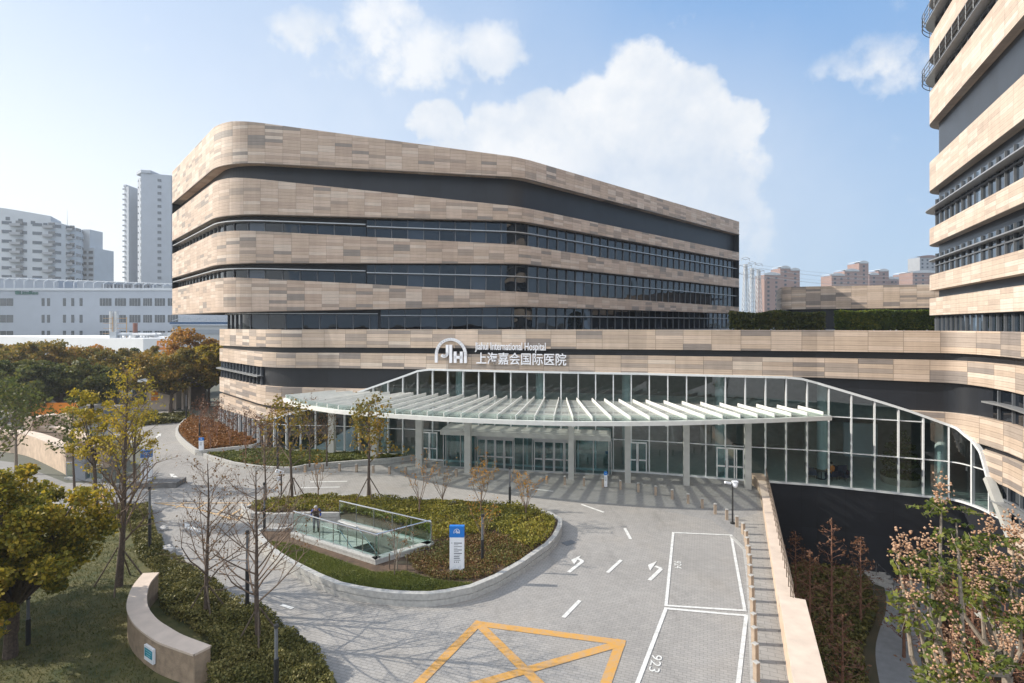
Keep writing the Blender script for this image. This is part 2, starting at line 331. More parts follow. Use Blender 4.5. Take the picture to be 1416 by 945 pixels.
class MB:
    def __init__(s): s.v = []; s.f = []; s.uv = {}; s.mi = {}; s.cur = 0; s.arr = []
    def face(s, pts, uv=None):
        i = len(s.v); s.v.extend(tuple(p) for p in pts); s.f.append(tuple(range(i, i+len(pts))))
        if uv: s.uv[len(s.f)-1] = uv
        if s.cur: s.mi[len(s.f)-1] = s.cur
    def box(s, c, size, rz=0.0, M=None):
        hx, hy, hz = size[0]/2, size[1]/2, size[2]/2
        R = Matrix.Rotation(rz, 3, 'Z') if M is None else M
        P = [Vector(c)+R @ Vector((sx*hx, sy*hy, sz*hz)) for sz in (-1, 1) for sy in (-1, 1) for sx in (-1, 1)]
        i = len(s.v); s.v.extend(tuple(p) for p in P)
        for q in ((0, 2, 3, 1), (4, 5, 7, 6), (0, 1, 5, 4), (2, 6, 7, 3), (0, 4, 6, 2), (1, 3, 7, 5)):
            s.f.append(tuple(i+k for k in q))
            if s.cur: s.mi[len(s.f)-1] = s.cur
    def beam(s, a, b, w, h, up=(0, 0, 1)):
        a = Vector(a); b = Vector(b); d = (b-a); ln = d.length
        if ln < 1e-6: return
        d /= ln; upv = Vector(up)
        if abs(d.dot(upv)) > .98: upv = Vector((0, 1, 0))
        sd = d.cross(upv).normalized(); u2 = sd.cross(d)
        M = Matrix((d, sd, u2)).transposed()
        s.box((a+b)/2, (ln, w, h), M=M)
    def tube(s, a, b, r0, r1=None, n=6, cap=True):
        if r1 is None: r1 = r0
        a = Vector(a); b = Vector(b); d = b-a
        if d.length < 1e-6: return
        d.normalize(); t = Vector((0, 0, 1)) if abs(d.z) < .9 else Vector((1, 0, 0))
        x = d.cross(t).normalized(); y = d.cross(x)
        i = len(s.v)
        for p, r in ((a, r0), (b, r1)):
            for k in range(n):
                an = 2*math.pi*k/n; s.v.append(tuple(p+x*(r*math.cos(an))+y*(r*math.sin(an))))
        for k in range(n):
            k2 = (k+1) % n; s.f.append((i+k, i+k2, i+n+k2, i+n+k))
            if s.cur: s.mi[len(s.f)-1] = s.cur
        if cap:
            s.f.append(tuple(i+n+k for k in range(n))); s.f.append(tuple(i+n-1-k for k in range(n)))
            if s.cur: s.mi[len(s.f)-1] = s.cur; s.mi[len(s.f)-2] = s.cur
    def poly(s, pts, r, n=6):
        for a, b in zip(pts[:-1], pts[1:]): s.tube(a, b, r, r, n)
    def prism(s, P, z0, z1, uvside=False):
        n = len(P)
        s.face([(p[0], p[1], z1) for p in P]); s.face([(p[0], p[1], z0) for p in reversed(P)])
        acc = 0
        for i in range(n):
            a, b = P[i], P[(i+1) % n]; l = math.dist(a[:2], b[:2])
            s.face([(a[0], a[1], z0), (b[0], b[1], z0), (b[0], b[1], z1), (a[0], a[1], z1)], [(acc, z0), (acc+l, z0), (acc+l, z1), (acc, z1)])
            acc += l
    def sphere(s, c, r, nu=10, nv=7, sc=(1, 1, 1)):
        c = Vector(c); rows = []
        for j in range(nv+1):
            th = math.pi*j/nv
            row = []
            for k in range(nu):
                ph = 2*math.pi*k/nu
                row.append(len(s.v)); s.v.append((c.x+r*sc[0]*math.sin(th)*math.cos(ph), c.y+r*sc[1]*math.sin(th)*math.sin(ph), c.z+r*sc[2]*math.cos(th)))
            rows.append(row)
        for j in range(nv):
            for k in range(nu):
                k2 = (k+1) % nu; s.f.append((rows[j][k], rows[j+1][k], rows[j+1][k2], rows[j][k2]))
                if s.cur: s.mi[len(s.f)-1] = s.cur
    def ribbon(s, pts, zt, zb, depth=0.0, u0=0.0, caps=True):
        """pts: (x,y,t); zt/zb: function of t.  Outer face + (if depth) top, soffit and ends reaching inwards."""
        u = u0; us = [u]
        for a, b in zip(pts[:-1], pts[1:]): u += math.dist(a[:2], b[:2]); us.append(u)
        inn = offset(pts, depth) if depth else None
        for i in range(len(pts)-1):
            a, b = pts[i], pts[i+1]
            za0, za1, zb0, zb1 = zb(a[2]), zt(a[2]), zb(b[2]), zt(b[2])
            if za1-za0 < 1e-4 and zb1-zb0 < 1e-4: continue
            s.face([(a[0], a[1], za0), (b[0], b[1], zb0), (b[0], b[1], zb1), (a[0], a[1], za1)], [(us[i], za0), (us[i+1], zb0), (us[i+1], zb1), (us[i], za1)])
            if depth:
                c, d = inn[i], inn[i+1]
                s.face([(a[0], a[1], za1), (b[0], b[1], zb1), (d[0], d[1], zb1), (c[0], c[1], za1)], [(us[i], .15), (us[i+1], .15), (us[i+1], .2), (us[i], .2)])
                s.face([(a[0], a[1], za0), (c[0], c[1], za0), (d[0], d[1], zb0), (b[0], b[1], zb0)], [(us[i], .15), (us[i], .2), (us[i+1], .2), (us[i+1], .15)])
        if depth and caps:
            for i in (0, -1):
                a, c = pts[i], inn[i]; z0, z1 = zb(a[2]), zt(a[2])
                if z1-z0 > 1e-3: s.face([(a[0], a[1], z0), (a[0], a[1], z1), (c[0], c[1], z1), (c[0], c[1], z0)], [(us[i], z0), (us[i], z1), (us[i]+depth, z1), (us[i]+depth, z0)])
        return us
    def add_arrays(s, V, Fq):
        s.arr.append((np.asarray(V, dtype=np.float32), np.asarray(Fq, dtype=np.int32)))
    def build(s, name, mat, parent=None, smooth=False, label=None, world=True, merge=False):
        off = wloc(parent) if (parent is not None and world) else Vector((0, 0, 0))
        me = bpy.data.meshes.new(name)
        if s.arr and not s.f:
            V = np.concatenate([a for a, _ in s.arr]); fs = []; b = 0
            for a, f in s.arr: fs.append(f+b); b += len(a)
            Q = np.concatenate(fs)
            V = V-np.array(off, dtype=np.float32)
            me.vertices.add(len(V)); me.vertices.foreach_set('co', V.ravel())
            k = Q.shape[1]
            me.loops.add(Q.size); me.loops.foreach_set('vertex_index', Q.ravel())
            me.polygons.add(len(Q)); me.polygons.foreach_set('loop_start', np.arange(0, Q.size, k, dtype=np.int32))
            me.update(calc_edges=True)
        else:
            vs = [(v[0]-off.x, v[1]-off.y, v[2]-off.z) for v in s.v]
            me.from_pydata(vs, [], s.f)
            if s.uv:
                ul = me.uv_layers.new(name='UVMap')
                for p in me.polygons:
                    q = s.uv.get(p.index)
                    if q:
                        for k, li in enumerate(p.loop_indices): ul.data[li].uv = q[k]
            for k, mi in s.mi.items(): me.polygons[k].material_index = mi
            if merge:
                bm = bmesh.new(); bm.from_mesh(me); bmesh.ops.remove_doubles(bm, verts=bm.verts, dist=.0005); bm.to_mesh(me); bm.free()
        for mm in (mat if isinstance(mat, (list, tuple)) else [mat]): me.materials.append(MATS[mm])
        if smooth:
            me.polygons.foreach_set('use_smooth', [True]*len(me.polygons))
        o = bpy.data.objects.new(name, me); COL.objects.link(o)
        if parent is not None: o.parent = parent
        if label: o['label'] = label
        return o

def thing(name, label, cat, loc=(0, 0, 0), group=None):
    o = bpy.data.objects.new(name, None); COL.objects.link(o); o.location = loc
    o.empty_display_size = .3
    o['label'] = label; o['category'] = cat
    if group: o['group'] = group
    return o
def tag(o, label, cat, group=None, kind=None):
    o['label'] = label; o['category'] = cat
    if group: o['group'] = group
    if kind: o['kind'] = kind
    return o
def struct(o):
    o['kind'] = 'structure'; return o
def stuff(o, label, cat):
    o['kind'] = 'stuff'; o['label'] = label; o['category'] = cat; return o
def dup(root, loc=None, rz=None, label=None, sc=None):
    kids = {}
    for o in bpy.data.objects:
        if o.parent is not None: kids.setdefault(o.parent.name, []).append(o)
    def cp(o, par):
        c = o.copy(); COL.objects.link(c); c.parent = par
        for ch in kids.get(o.name, []): cp(ch, c)
        return c
    r = cp(root, None)
    if loc is not None: r.location = loc
    if rz is not None: r.rotation_euler = (0, 0, rz)
    if sc is not None: r.scale = (sc, sc, sc) if not isinstance(sc, tuple) else sc
    if label: r['label'] = label
    return r

# ------------------------------------------------------------------ plan paths
def make_path(keys, ts=None, fillets={}, step=1.2):
    n = len(keys); ts = ts or list(range(n)); P = [Vector(k[:2]) for k in keys]; out = []
    def put(p, t):
        if not out or math.dist(out[-1][:2], p[:2]) > 1e-4: out.append((p[0], p[1], t))
    def seg(a, ta, b, tb):
        m = max(1, int(math.ceil((b-a).length/step)))
        for k in range(m+1): put(a.lerp(b, k/m), ta+(tb-ta)*k/m)
    ca, cta = P[0], ts[0]
    for i in range(1, n):
        if i in fillets and i < n-1:
            r = fillets[i]; l0 = (P[i]-P[i-1]).length; l1 = (P[i+1]-P[i]).length
            a = P[i]+(P[i-1]-P[i])*(r/l0); b = P[i]+(P[i+1]-P[i])*(r/l1)
            ta = ts[i]-(ts[i]-ts[i-1])*r/l0; tb = ts[i]+(ts[i+1]-ts[i])*r/l1
            seg(ca, cta, a, ta)
            m = 14
            for k in range(1, m+1):
                q = k/m; put(a*(1-q)**2+P[i]*2*q*(1-q)+b*q*q, ta+(tb-ta)*q)
            ca, cta = b, tb
        else:
            seg(ca, cta, P[i], ts[i]); ca, cta = P[i], ts[i]
    return out
def offset(pts, d):
    out = []; n = len(pts)
    for i, p in enumerate(pts):
        a = pts[max(0, i-1)]; b = pts[min(n-1, i+1)]
        d1 = Vector((p[0]-a[0], p[1]-a[1])); d2 = Vector((b[0]-p[0], b[1]-p[1]))
        if d1.length < 1e-9: d1 = d2
        if d2.length < 1e-9: d2 = d1
        n1 = Vector((-d1.y, d1.x)).normalized(); n2 = Vector((-d2.y, d2.x)).normalized()
        m = (n1+n2); m.normalize(); k = 1/max(.4, m.dot(n1))
        out.append((p[0]+m.x*d*k, p[1]+m.y*d*k, p[2]))
    return out
def sub(pts, t0, t1):
    out = []
    for i, p in enumerate(pts):
        if i and (pts[i-1][2] < t0 < p[2]): q = (t0-pts[i-1][2])/(p[2]-pts[i-1][2]); a = pts[i-1]; out.append((a[0]+(p[0]-a[0])*q, a[1]+(p[1]-a[1])*q, t0))
        if t0 <= p[2] <= t1: out.append(p)
        if i+1 < len(pts) and p[2] < t1 < pts[i+1][2] and p[2] >= t0:
            q = (t1-p[2])/(pts[i+1][2]-p[2]); b = pts[i+1]; out.append((p[0]+(b[0]-p[0])*q, p[1]+(b[1]-p[1])*q, t1)); break
    return out
def tab(pairs):
    xs = [p[0] for p in pairs]; zs = [p[1] for p in pairs]
    return lambda t: float(np.interp(t, xs, zs))
def const(c): return lambda t: c
def at_t(pts, t):
    s = sub(pts, t, pts[-1][2]); return s[0]
def walk(pts, step, start=0.0):
    """points every `step` metres along a path, with tangent"""
    out = []; acc = 0.0; nxt = start
    for a, b in zip(pts[:-1], pts[1:]):
        l = math.dist(a[:2], b[:2])
        while l > 1e-9 and nxt <= acc+l:
            q = (nxt-acc)/l
            out.append((a[0]+(b[0]-a[0])*q, a[1]+(b[1]-a[1])*q, a[2]+(b[2]-a[2])*q, (b[0]-a[0])/l, (b[1]-a[1])/l)); nxt += step
        acc += l
    return out

# ------------------------------------------------------------------ strip windows
def strip_window(parent, pts, zt, zb, mull=1.45, glass='window_glass', transom=.62, blade=None, matf='grey_frame', bw=.55, name='strip_window', rows=2, top_rows=True):
    """one run of glazing along pts: glass (the window) with mullions, transom and sun blade as its sub-parts"""
    mb = MB(); mb.ribbon(pts, zt, zb); w = mb.build(name, glass, parent)
    fr = MB(); front = offset(pts, -.06)
    for x, y, t, tx, ty in walk(front, mull, mull*.5):
        a, b = zb(t), zt(t)
        if b-a > .1: fr.box((x, y, (a+b)/2), (.07, .12, b-a), math.atan2(ty, tx))
    if rows == 2:
        for a, b in zip(front[:-1], front[1:]):
            za = zb(a[2])+(zt(a[2])-zb(a[2]))*transom; zc = zb(b[2])+(zt(b[2])-zb(b[2]))*transom
            fr.beam((a[0], a[1], za), (b[0], b[1], zc), .12, .09)
    fr.build('frame', matf, w)
    if blade is not None:
        bl = MB(); o = offset(pts, -bw); i = offset(pts, -.02)
        for k in range(len(pts)-1):
            z0, z1 = blade(pts[k][2]), blade(pts[k+1][2])
            A, B, C_, D = o[k], o[k+1], i[k+1], i[k]
            for dz, fl in ((.04, 0), (-.04, 1)):
                q = [(A[0], A[1], z0+dz), (B[0], B[1], z1+dz), (C_[0], C_[1], z1+dz), (D[0], D[1], z0+dz)]
                bl.face(q[::-1] if fl else q)
            bl.face([(A[0], A[1], z0-.04), (B[0], B[1], z1-.04), (B[0], B[1], z1+.04), (A[0], A[1], z0+.04)])
        bl.build('sun_blade', 'alu', w)
    return w
# ================================================================== HOSPITAL: main block
bk = make_path([(-39.3, 61.9), (-24.65, 45.6), (0.8, 50.6), (35.4, 83.4)], fillets={1: 3.6, 2: 1.6})
T505 = 1.453
block = thing('hospital_block', 'broad hospital block with rounded corner and tan bands between dark window strips', 'building', (-24.65, 45.6, 0))
B_TOP = [[27.5, 27.5, 25.65, 25.8], [22.6, 22.6, 21.0, 21.0], [18.0, 18.0, 17.4, 16.9], [13.95, 13.95, 12.95, 12.5]]
B_BOT = [[23.8, 23.8, 23.8, 23.8], [19.5, 19.35, 19.67, 19.75], [15.2, 15.15, 15.65, 15.57], [11.0, 10.95, 11.6, 11.5]]
tt = [0, 1, 2, 3]
bt = [tab(list(zip(tt, z))) for z in B_TOP]; bb = [tab(list(zip(tt, z))) for z in B_BOT]
for i in range(4):
    mb = MB(); mb.ribbon(bk, bt[i], bb[i], depth=1.6, u0=.37*i); mb.build('cladding_band', 'cladding', block)
    mb = MB(); o = offset(bk, -.03)                                  # thin dark drip edge along the lower edge of the band
    for a, b in zip(o[:-1], o[1:]): mb.beam((a[0], a[1], bb[i](a[2])-.03), (b[0], b[1], bb[i](b[2])-.03), .10, .06)
    mb.build('drip_edge', 'bronze', block)
mb = MB(); r1 = offset(bk, .85); mb.ribbon(r1, const(25.4), bb[3], u0=.2); mb.build('recessed_wall', 'dark_panel', block)
mb = MB(); mb.face([(p[0], p[1], 25.3) for p in offset(bk, .3)]+[(12, 105, 25.3), (-20, 95, 25.3)]); mb.build('roof', 'roof_grey', block)
mb = MB(); mb.face([(p[0], p[1], 11.75) for p in reversed(offset(bk, .6))]+[(-20, 95, 11.75), (12, 105, 11.75)]); mb.build('soffit', 'soffit', block)
mb = MB(); mb.ribbon([(35.4, 83.4, 0), (12, 105, 1), (-20, 95, 2), (-39.3, 61.9, 3)], const(25.7), const(11.0)); mb.build('rear_wall', 'dark_panel', block)
w_pts = offset(bk, .64)
for i in (1, 2):
    lo, hi = bt[i+1], bb[i]
    mid = (lambda lo, hi: (lambda t: lo(t)+(hi(t)-lo(t))*.60))(lo, hi)
    lo2 = (lambda lo: (lambda t: lo(t)-.3))(lo)
    hi2 = (lambda hi: (lambda t: hi(t)-.12))(hi)
    strip_window(block, sub(w_pts, 0, T505), mid, lo2, rows=1, blade=(lambda m: (lambda t: m(t)+.05))(mid), bw=.6)
    strip_window(block, sub(w_pts, T505+.004, 3), hi2, lo2, transom=.62, blade=(lambda lo, hi: (lambda t: lo(t)+(hi(t)-lo(t))*.56))(lo, hi), bw=.35)
# set back top storey of the podium under the block
st = make_path([(-21.5, 62), (-27.4, 51.6), (-23.4, 47.0), (1.2, 52.0), (35.0, 84.2)], fillets={1: .6, 2: 1.0, 3: 1.2})
mb = MB(); mb.ribbon(st, const(11.7), const(9.2)); mb.build('setback_wall', 'dark_panel', block)
sw = offset(st, -.05)
strip_window(block, sub(sw, .75, 2.45), const(10.75), const(9.2), rows=1, blade=const(10.85), bw=.3)
strip_window(block, sub(sw, 2.46, 4), const(11.5), const(9.2), transom=.62, blade=const(10.7), bw=.35)
# tilted open sash in the second storey of the far wing
p = at_t(offset(bk, .6), 2.42)
mb = MB(); mb.box((p[0], p[1], 14.6), (1.3, .06, .95), math.atan2(32.8, 34.6), None)
s_ = mb.build('open_sash', 'window_glass', block)

# ================================================================== HOSPITAL: podium with glass entrance hall
pod_t = [285, 302, 372, 453, 563, 708, 894, 985, 1064, 1130, 1219, 1277, 1322, 1357, 1394, 1416, 1470]
pod_Y = [62, 51, 41.2, 40.9, 39.6, 37.6, 35.7, 34.5, 33.6, 32.9, 31.6, 30.8, 30.2, 28.8, 26.8, 25.4, 22.0]
pod_k = [AT(x, Y) for x, Y in zip(pod_t, pod_Y)]; pod_k[0] = (-22.5, 60)
pp = make_path(pod_k, pod_t, {1: .5, 2: 2.6, 12: .65, 13: .65}, step=1.0)
podium = thing('hospital_podium', 'long low entrance wing with tan boards above a tall glass lobby', 'building', (0, 37.5, 0))
S = tab([(285, 1.95), (302, 1.95), (365, 2.2), (372, 2.25), (422, 3.35), (478, 4.4), (585, 6.6), (1102, 6.62), (1255, 4.93), (1301, 4.35), (1324, 4.1), (1346, 3.6), (1358, 3.1), (1370, 1.8), (1395, 0), (1470, 0)])
Cz = tab([(285, 4.85), (302, 4.87), (372, 5.05), (1255, 4.92), (1322, 4.92), (1470, 5.05)])
bandA = (tab([(285, 9.42), (372, 9.5), (708, 9.55), (1470, 9.56)]), tab([(285, 7.88), (302, 7.88), (372, 8.12), (660, 8.2), (1322, 8.3), (1470, 8.3)]))
bandB = (tab([(285, 7.6), (302, 7.6), (372, 7.7), (900, 7.82), (1322, 7.88), (1470, 7.95)]), tab([(285, 6.42), (302, 6.42), (372, 6.55), (700, 6.64), (1102, 6.66), (1322, 6.61), (1470, 6.58)]))
for k, (zt, zb) in enumerate((bandA, bandB)):
    mb = MB(); mb.ribbon(pp, zt, zb, depth=.5, u0=.5*k); mb.build('cladding_band', 'cladding_podium', podium)
cz1 = lambda t: max(Cz(t), S(t)); c_bot = lambda t: max(3.55, S(t)); d_top = lambda t: max(3.28, S(t))
mb = MB(); mb.ribbon(sub(pp, 285, 512), cz1, c_bot, depth=.5); mb.build('cladding_band', 'cladding_podium', podium)
mb = MB(); mb.ribbon(sub(pp, 285, 420), d_top, S, depth=.5); mb.build('cladding_band', 'cladding_podium', podium)
mb = MB(); mb.ribbon(sub(pp, 1255, 1470), cz1, lambda t: max(3.5, S(t)), depth=.5); mb.build('cladding_band', 'cladding_podium', podium)
mb = MB(); mb.ribbon(sub(pp, 1352, 1470), lambda t: max(3.2, S(t)), lambda t: max(1.75, S(t)) if t < 1371 else 1.75, depth=.5); mb.build('cladding_band', 'cladding_podium', podium)
mb = MB(); mb.ribbon(sub(pp, 1393, 1470), const(.05), const(-1.5), depth=.4); mb.build('cladding_band', 'cladding_podium', podium)
mb = MB(); mb.ribbon(offset(pp, .3), const(9.3), lambda t: min(S(t)+.02, 9)); mb.build('recessed_wall', 'dark_panel', podium)
# roof
rf = offset(pp, .3)
mb = MB(); mb.face([(p[0], p[1], 9.15) for p in rf]+[(62, 28, 9.15), (62, 100, 9.15), (-18, 90, 9.15)]); mb.build('roof', 'roof_grey', podium)
# windows of the ends
wl = offset(pp, .22)
strip_window(podium, sub(wl, 287, 366), tab([(285, 6.4), (366, 6.5)]), tab([(285, 4.8), (366, 4.98)]), mull=.9, transom=.5, blade=const(5.75), bw=.5)
strip_window(podium, sub(wl, 1367, 1470), const(6.5), const(5.0), mull=1.1, transom=.55, blade=const(5.85), bw=.55)
strip_window(podium, sub(wl, 1380, 1470), const(1.7), const(.1), mull=1.1, transom=.55, blade=const(.85), bw=.55)
# dark glass below the left swoosh, lobby glass elsewhere
gl = offset(pp, .12)
mb = MB(); mb.ribbon(sub(gl, 285, 372), S, const(0)); wg = mb.build('corner_glazing', 'window_glass', podium)
mb = MB(); mb.ribbon(sub(gl, 372, 1395), S, const(0)); lg = mb.build('lobby_glazing', 'lobby_glass', podium)
fr = MB()
mf = offset(pp, .02)
for x, y, t, tx, ty in walk(sub(mf, 300, 1392), 1.18, .3):
    z1 = S(t)
    if z1 > .15: fr.box((x, y, z1/2), (.075, .20, z1), math.atan2(ty, tx))
fr.build('mullions', 'white_frame', lg)
fr = MB(); o = sub(offset(pp, -.04), 372, 1396)
for a, b in zip(o[:-1], o[1:]):
    fr.beam((a[0], a[1], S(a[2])), (b[0], b[1], S(b[2])), .24, .13)
o = sub(offset(pp, -.02), 302, 1396)
for a, b in zip(o[:-1], o[1:]): fr.beam((a[0], a[1], .05), (b[0], b[1], .05), .2, .1)
fr.build('edge_frame', 'white_frame', lg)
fr = MB()
for z in (2.15, 4.3):
    o = sub(offset(pp, .04), 380, 1390)
    for a, b in zip(o[:-1], o[1:]):
        if S(a[2]) > z+.05 and S(b[2]) > z+.05: fr.beam((a[0], a[1], z), (b[0], b[1], z), .08, .05)
fr.build('transoms', 'white_frame', lg)
# slanted strut at the right end of the glass
a = at_t(offset(pp, -.05), 1369); b = at_t(offset(pp, -.05), 1402)
mb = MB(); mb.beam((a[0], a[1], 1.85), (b[0], b[1], -.6), .38, .3); mb.build('slanted_strut', 'column_grey', podium)
# interior of the lobby
ip = sub(pp, 420, 1394); back = offset(ip, 11.0)
def floor_strip(z, up, d0=.15, d1=11.0, src=None):
    mb = MB(); A = offset(src or ip, d0); Bk = offset(src or ip, d1)
    for i in range(len(A)-1):
        q = [(A[i][0], A[i][1], z), (A[i+1][0], A[i+1][1], z), (Bk[i+1][0], Bk[i+1][1], z), (Bk[i][0], Bk[i][1], z)]
        mb.face(q if up else q[::-1])
    return mb
floor_strip(.015, True).build('lobby_floor', 'interior_floor', podium)
floor_strip(6.62, False).build('lobby_ceiling', 'interior_ceiling', podium)
mb = MB(); mb.ribbon(back, const(6.6), const(0)); mb.build('lobby_back_wall', 'interior_wall', podium)
mb = floor_strip(3.35, False, 7.0, 11.0); A = offset(ip, 7.0)
mb.ribbon(A, const(4.3), const(3.2)); mb.build('gallery', 'interior_ceiling', podium)
for x, y, t, tx, ty in walk(sub(offset(pp, 2.0), 480, 1385), 6.2, 2.2):
    mb = MB(); mb.tube((x, y, 0), (x, y, 6.6), .34, .34, 18, False); mb.build('lobby_column', 'column_grey', podium, smooth=True)
for t, ww in ((612, 3.2), (900, 4.0), (1010, 2.4), (1180, 3.5), (1235, 2.2)):
    q = at_t(offset(pp, 9.5), t); mb = MB(); mb.box((q[0], q[1], 1.25), (ww, .3, 2.5), -.25); mb.build('partition', 'sign_white' if t in (1235, 612) else 'interior_wall', podium)
q = at_t(offset(pp, 6.0), 800); mb = MB(); mb.box((q[0], q[1], .55), (4.2, .8, 1.1), -.2); mb.build('reception_counter', 'sandstone', podium)
# black plinth wall above the sunken garden
mb = MB(); mb.ribbon(sub(offset(pp, .05), 1050, 1470), lambda t: -.02 if t < 1392 else -1.4, const(-5.4), u0=0); mb.build('plinth_wall', 'black_base', podium)
# side doors in the glass wall
def door_leafs(par, x, y, ang, n, w, h, mat='alu', name='door'):
    ca, sa = math.cos(ang), math.sin(ang)
    for k in range(n):
        cx = (k-(n-1)/2)*w; c = (x+ca*cx, y+sa*cx)
        mb = MB()
        for dx in (-w/2+.04, w/2-.04): mb.box((c[0]+ca*dx, c[1]+sa*dx, h/2), (.07, .07, h), ang)
        for z in (.06, h*.42, h-.04): mb.box((c[0], c[1], z), (w-.15, .06, .09), ang)
        d = mb.build(name, mat, par)
        mb = MB(); mb.box((c[0], c[1], h/2), (w-.14, .02, h-.1), ang); mb.build('pane', 'lobby_glass', d)
        if w > .6:
            mb = MB(); hx = w*.36*(1 if k % 2 == 0 else -1)
            mb.tube((c[0]+ca*hx+sa*.08, c[1]+sa*hx-ca*.08, .75), (c[0]+ca*hx+sa*.08, c[1]+sa*hx-ca*.08, 1.25), .018, None, 6); mb.build('handle', 'steel', d)
for t in (596, 882, 1005, 1022):
    q = at_t(offset(pp, -.1), t); q2 = at_t(offset(pp, -.1), t+4)
    ang = math.atan2(q2[1]-q[1], q2[0]-q[0])
    door_leafs(podium, q[0], q[1], ang, 2 if t != 1022 else 1, .62, 2.05, 'white_frame')

# ================================================================== entrance vestibule (glass draught lobby with two sliding doors)
vA = Vector(AT(613, 37.2)); vB = Vector(AT(842, 35.1)); vd = (vB-vA); vl = vd.length; vd.normalize(); vn = Vector((-vd.y, vd.x)); vang = math.atan2(vd.y, vd.x)
vest = thing('entrance_vestibule', 'low glazed entrance vestibule with two sliding doors under the canopy', 'entrance', (vA.x, vA.y, 0))
def vp(s, d, z): q = vA+vd*s+vn*d; return (q.x, q.y, z)
mb = MB(); mb.box(vp(vl/2, .9, 2.47), (vl+.25, 2.4, .34), vang); mb.box(vp(vl/2, .95, 2.68), (vl+.05, 2.2, .08), vang); mb.build('roof_slab', 'column_grey', vest)
mb = MB(); mb.box(vp(vl/2, -.02, .04), (vl, .1, .08), vang); mb.build('threshold', 'alu', vest)
pxs = lambda x: (AT(x, 36.2)[0]-vA.x)/vd.x
for x0, x1 in ((614, 656), (711, 736), (794, 841)):
    s0, s1 = pxs(x0), pxs(x1)
    mb = MB(); mb.box(vp((s0+s1)/2, .03, 1.18), (s1-s0, .02, 2.2), vang); g_ = mb.build('glass_panel', 'lobby_glass', vest)
    mb = MB()
    for s in (s0, (s0+s1)/2, s1): mb.box(vp(s, .03, 1.18), (.05, .06, 2.22), vang)
    mb.build('frame', 'alu', g_)
for s in (0.0, vl):
    mb = MB(); mb.box(vp(s, .9, 1.18), (.02, 1.75, 2.2), vang); g_ = mb.build('glass_panel', 'lobby_glass', vest)
    mb = MB()
    for d in (.04, .9, 1.75): mb.box(vp(s, d, 1.18), (.06, .05, 2.22), vang)
    mb.build('frame', 'alu', g_)
for x0, x1 in ((659, 710), (738, 793)):
    s0, s1 = pxs(x0), pxs(x1)
    q = vp((s0+s1)/2, 0, 0)
    door_leafs(vest, q[0], q[1], vang, 4, (s1-s0)/4, 2.1, 'alu', 'sliding_door')
    mb = MB(); mb.box(vp((s0+s1)/2, .0, 2.2), (s1-s0+.1, .14, .16), vang); mb.build('door_operator', 'alu', vest)

# ================================================================== entrance canopy
cpx = [(394, 555), (416, 564), (470, 572), (529, 576.6), (580, 580), (630, 583.2), (722, 586.8), (787, 588.4), (865, 588.4), (930, 587.6), (1000, 585.7), (1071, 583.6), (1148, 580.5)]
CZ0 = 4.38
front = []
for x, y in cpx: g = G(x, y, CZ0); front.append((g[0], g[1]))
cp = make_path(front, None, {i: .9 for i in range(1, len(front)-1)}, step=.6)
canopy = thing('entrance_canopy', 'curved white canopy of glass panels and fins over the hospital entrance', 'canopy', (0, 33, 0))
def wall_hit(x, y, nx, ny):
    """distance along (nx,ny) to the glass wall"""
    best = None; w = offset(pp, -.12)
    for a, b in zip(w[:-1], w[1:]):
        ex, ey = b[0]-a[0], b[1]-a[1]; den = nx*ey-ny*ex
        if abs(den) < 1e-9: continue
        s = ((a[0]-x)*ey-(a[1]-y)*ex)/den; q = ((a[0]-x)*ny-(a[1]-y)*nx)/den
        if -.001 <= q <= 1.001 and s > .05 and (best is None or s < best): best = s
    return best
stn = walk(cp, 1.06, .15)
fins = []
for x, y, t, tx, ty in stn:
    k = (t/(len(front)-1)); nx, ny = -ty, tx
    if nx < -.22: nx = -.22; ny = math.sqrt(1-nx*nx)
    d = wall_hit(x, y, nx, ny)
    if d is None: continue
    d = min(d, 8.6); fins.append(((x, y), (x+nx*d, y+ny*d)))
zf = lambda s: CZ0+.30+.06*s
for f, b in fins:
    mb = MB(); mb.beam((f[0], f[1], zf(0)+.06), (b[0], b[1], zf(1)+.06), .045, .23); mb.build('fin', 'canopy_white', canopy)
for (f0, b0), (f1, b1) in zip(fins[:-1], fins[1:]):
    mb = MB()
    q = lambda p, z: (p[0], p[1], z)
    mb.face([q(f0, zf(0)), q(f1, zf(0)), q(b1, zf(1)), q(b0, zf(1))])
    mb.face([q(b0, zf(1)-.03), q(b1, zf(1)-.03), q(f1, zf(0)-.03), q(f0, zf(0)-.03)])
    g_ = mb.build('glass_panel', 'canopy_glass', canopy)
mb = MB()
for a, b in zip(cp[:-1], cp[1:]): mb.beam((a[0], a[1], CZ0+.10), (b[0], b[1], CZ0+.10), .28, .24)
mb.beam((cp[-1][0], cp[-1][1], CZ0+.10), (fins[-1][1][0], fins[-1][1][1], CZ0+.16), .22, .24)
mb.beam((cp[0][0], cp[0][1], CZ0+.10), (fins[0][1][0], fins[0][1][1], CZ0+.16), .22, .24)
mb.build('fascia', 'canopy_white', canopy)
mb = MB(); o = offset(cp, .05)
for a, b in zip(o[:-1], o[1:]): mb.face([(a[0], a[1], CZ0+.22), (b[0], b[1], CZ0+.22), (b[0], b[1], CZ0+.52), (a[0], a[1], CZ0+.52)])
mb.build('edge_glass', 'rail_glass', canopy)
mb = MB()
for dd in (2.2, 4.3):
    o = [p for p in offset(cp, dd)]
    o = [p for p in o if (wall_hit(p[0], p[1], .1, .995) or 0) > .4]
    for a, b in zip(o[:-1], o[1:]):
        if math.dist(a[:2], b[:2]) < 2.5: mb.beam((a[0], a[1], CZ0+.14), (b[0], b[1], CZ0+.14), .12, .2)
mb.build('cross_beam', 'canopy_white', canopy)
